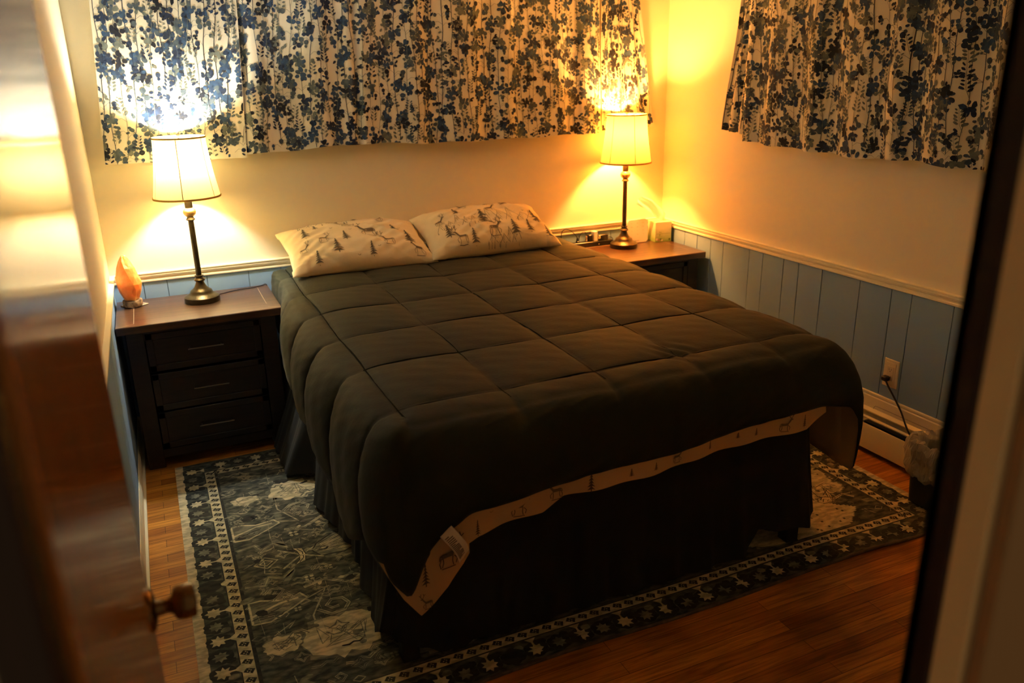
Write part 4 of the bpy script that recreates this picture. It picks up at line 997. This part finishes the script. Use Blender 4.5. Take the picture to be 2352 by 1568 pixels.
thing_plug('power_plug', 'grey ribbed plug in the power strip beside the square black adapter', 'plug', [('plug_body', a), ('cord', c1)])
a = MB(); a.box(-.583, -.556, -.068, -.03, z0, z0+.043, black, bev=.003); tag(a.build('black_adapter', smooth=True), 'square black adapter plugged into the strip beside the white one', 'adapter')
a = MB(); a.box(-.549, -.521, -.070, -.03, z0, z0+.062, white_pl, bev=.003); tag(a.build('white_adapter', smooth=True), 'upright white adapter plugged into the power strip', 'adapter')
ad_ = empty('power_brick', (-.48, -.05, z0), 'black power brick with small white label plugged in near the right lamp', 'adapter')
a = MB(); a.box(-.036, .036, -.02, .02, .0, .036, black, bev=.003); a.build('brick_body', ad_, True)
a = MB(); a.box(-.036, -.021, -.0206, -.019, .014, .030, mat('yellow white label', (.8, .72, .45), .6)); a.box(-.031, -.0265, -.0208, -.0195, .018, .026, blk); a.build('sticker', ad_)
a = MB(); a.tube([(.036, 0, .012), (.062, 0, .013), (.078, .0, .0), (.085, .005, -.03)], .002, black); a.build('cord', ad_, True)

# ------------------------------------------------------------------ outlet, cord, bin
ou = empty('wall_outlet', (0, -1.925, .42), 'cream wall outlet plate above the baseboard heater', 'outlet')
pl = mat('ivory plate', (.74, .65, .45), .35)
m = MB(); m.box(-.012, -.006, -.042, .042, -.068, .068, pl, bev=.003); m.box(-.0145, -.011, -.028, .028, -.054, .054, pl, bev=.0015); m.build('plate', ou, True)
m = MB(); m.box(-.0165, -.013, -.0175, .0175, -.034, .034, mat('ivory receptacle', (.66, .58, .40), .35), bev=.001)
for zz in (.018, -.018):
    for y_ in (-.006, .006): m.box(-.0168, -.016, y_-.001, y_+.001, zz-.002, zz+.006, black)
    m.box(-.0168, -.016, -.002, .002, zz-.009, zz-.005, black)
m.build('receptacle', ou, True)
pc = empty('electric_cable', (-.017, -1.920, .395), 'thick black power cord hanging from the wall outlet toward the bin', 'cord')
def loc_(x, y, z): return (x+.017, y+1.920, z-.395)
m = MB(); m.box(-.03, 0, -.014, .018, -.010, .014, black, bev=.005); m.build('plug', pc, True)
m = MB(); m.tube([loc_(-.040, -1.928, .390), loc_(-.046, -1.955, .365), loc_(-.05, -1.99, .335), loc_(-.055, -2.045, .28), loc_(-.065, -2.085, .235), loc_(-.075, -2.12, .205), loc_(-.085, -2.19, .155), loc_(-.09, -2.27, .08), loc_(-.09, -2.30, .03)], .0042, black, 10); m.build('cord', pc, True)
bn = empty('waste_bin', (-.185, -2.375, .0125), 'small black waste bin by the heater with a clear bag over its rim', 'bin')
m = MB(); prof = [(0, 0), (.082, 0), (.088, .004), (.103, .235), (.106, .24), (.100, .24), (.085, .01), (0, .008)]
vs = []; n = 40
for r, z in prof:
    for i in range(n):
        a = 2*math.pi*i/n; q = (abs(math.cos(a))**5+abs(math.sin(a))**5)**(-.2)*.93; vs.append((r*q*math.cos(a), r*q*math.sin(a), z))
m.add(vs, [(k*n+i, k*n+(i+1) % n, (k+1)*n+(i+1) % n, (k+1)*n+i) for k in range(len(prof)-1) for i in range(n)], black); m.build('bin_body', bn, True)
bagm = D.materials.new('clear crinkled bag'); bagm.use_nodes = True; N = bagm.node_tree.nodes; L = bagm.node_tree.links; b = N['Principled BSDF']
b.inputs['Base Color'].default_value = (.62, .60, .54, 1); b.inputs['Roughness'].default_value = .28
tr = N.new('ShaderNodeBsdfTransparent'); mx = N.new('ShaderNodeMixShader'); mx.inputs[0].default_value = .48; L.new(tr.outputs[0], mx.inputs[1]); L.new(b.outputs[0], mx.inputs[2]); L.new(mx.outputs[0], N['Material Output'].inputs[0])
tc = N.new('ShaderNodeTexCoord'); nz = N.new('ShaderNodeTexVoronoi'); nz.inputs['Scale'].default_value = 20; L.new(tc.outputs['Object'], nz.inputs['Vector']); bp = N.new('ShaderNodeBump'); bp.inputs['Strength'].default_value = .35; bp.inputs['Distance'].default_value = .01; L.new(nz.outputs['Distance'], bp.inputs['Height']); L.new(bp.outputs[0], b.inputs['Normal'])
m = MB(); n = 90; rb_ = random.Random(9); prof = [(.112, .135), (.122, .15), (.124, .175), (.118, .205), (.124, .235), (.122, .265), (.112, .290), (.098, .296), (.085, .28), (.080, .24), (.078, .18)]
vs = []
for k, (r, z) in enumerate(prof):
    for i in range(n):
        a = 2*math.pi*i/n; rr = r*(1+.05*math.sin(a*7+k)+.035*math.sin(a*17+k*1.7)+rb_.uniform(-.006, .006)); q = (abs(math.cos(a))**4+abs(math.sin(a))**4)**(-.25)*.95
        vs.append((rr*q*math.cos(a), rr*q*math.sin(a), z+.012*math.sin(a*3+1)+.008*math.sin(a*11+k)+rb_.uniform(-.003, .003)))
m.add(vs, [(k*n+i, k*n+(i+1) % n, (k+1)*n+(i+1) % n, (k+1)*n+i) for k in range(len(prof)-1) for i in range(n)], bagm); bo = m.build('bag_liner', bn); bo['label'] = 'crinkled clear plastic bag'
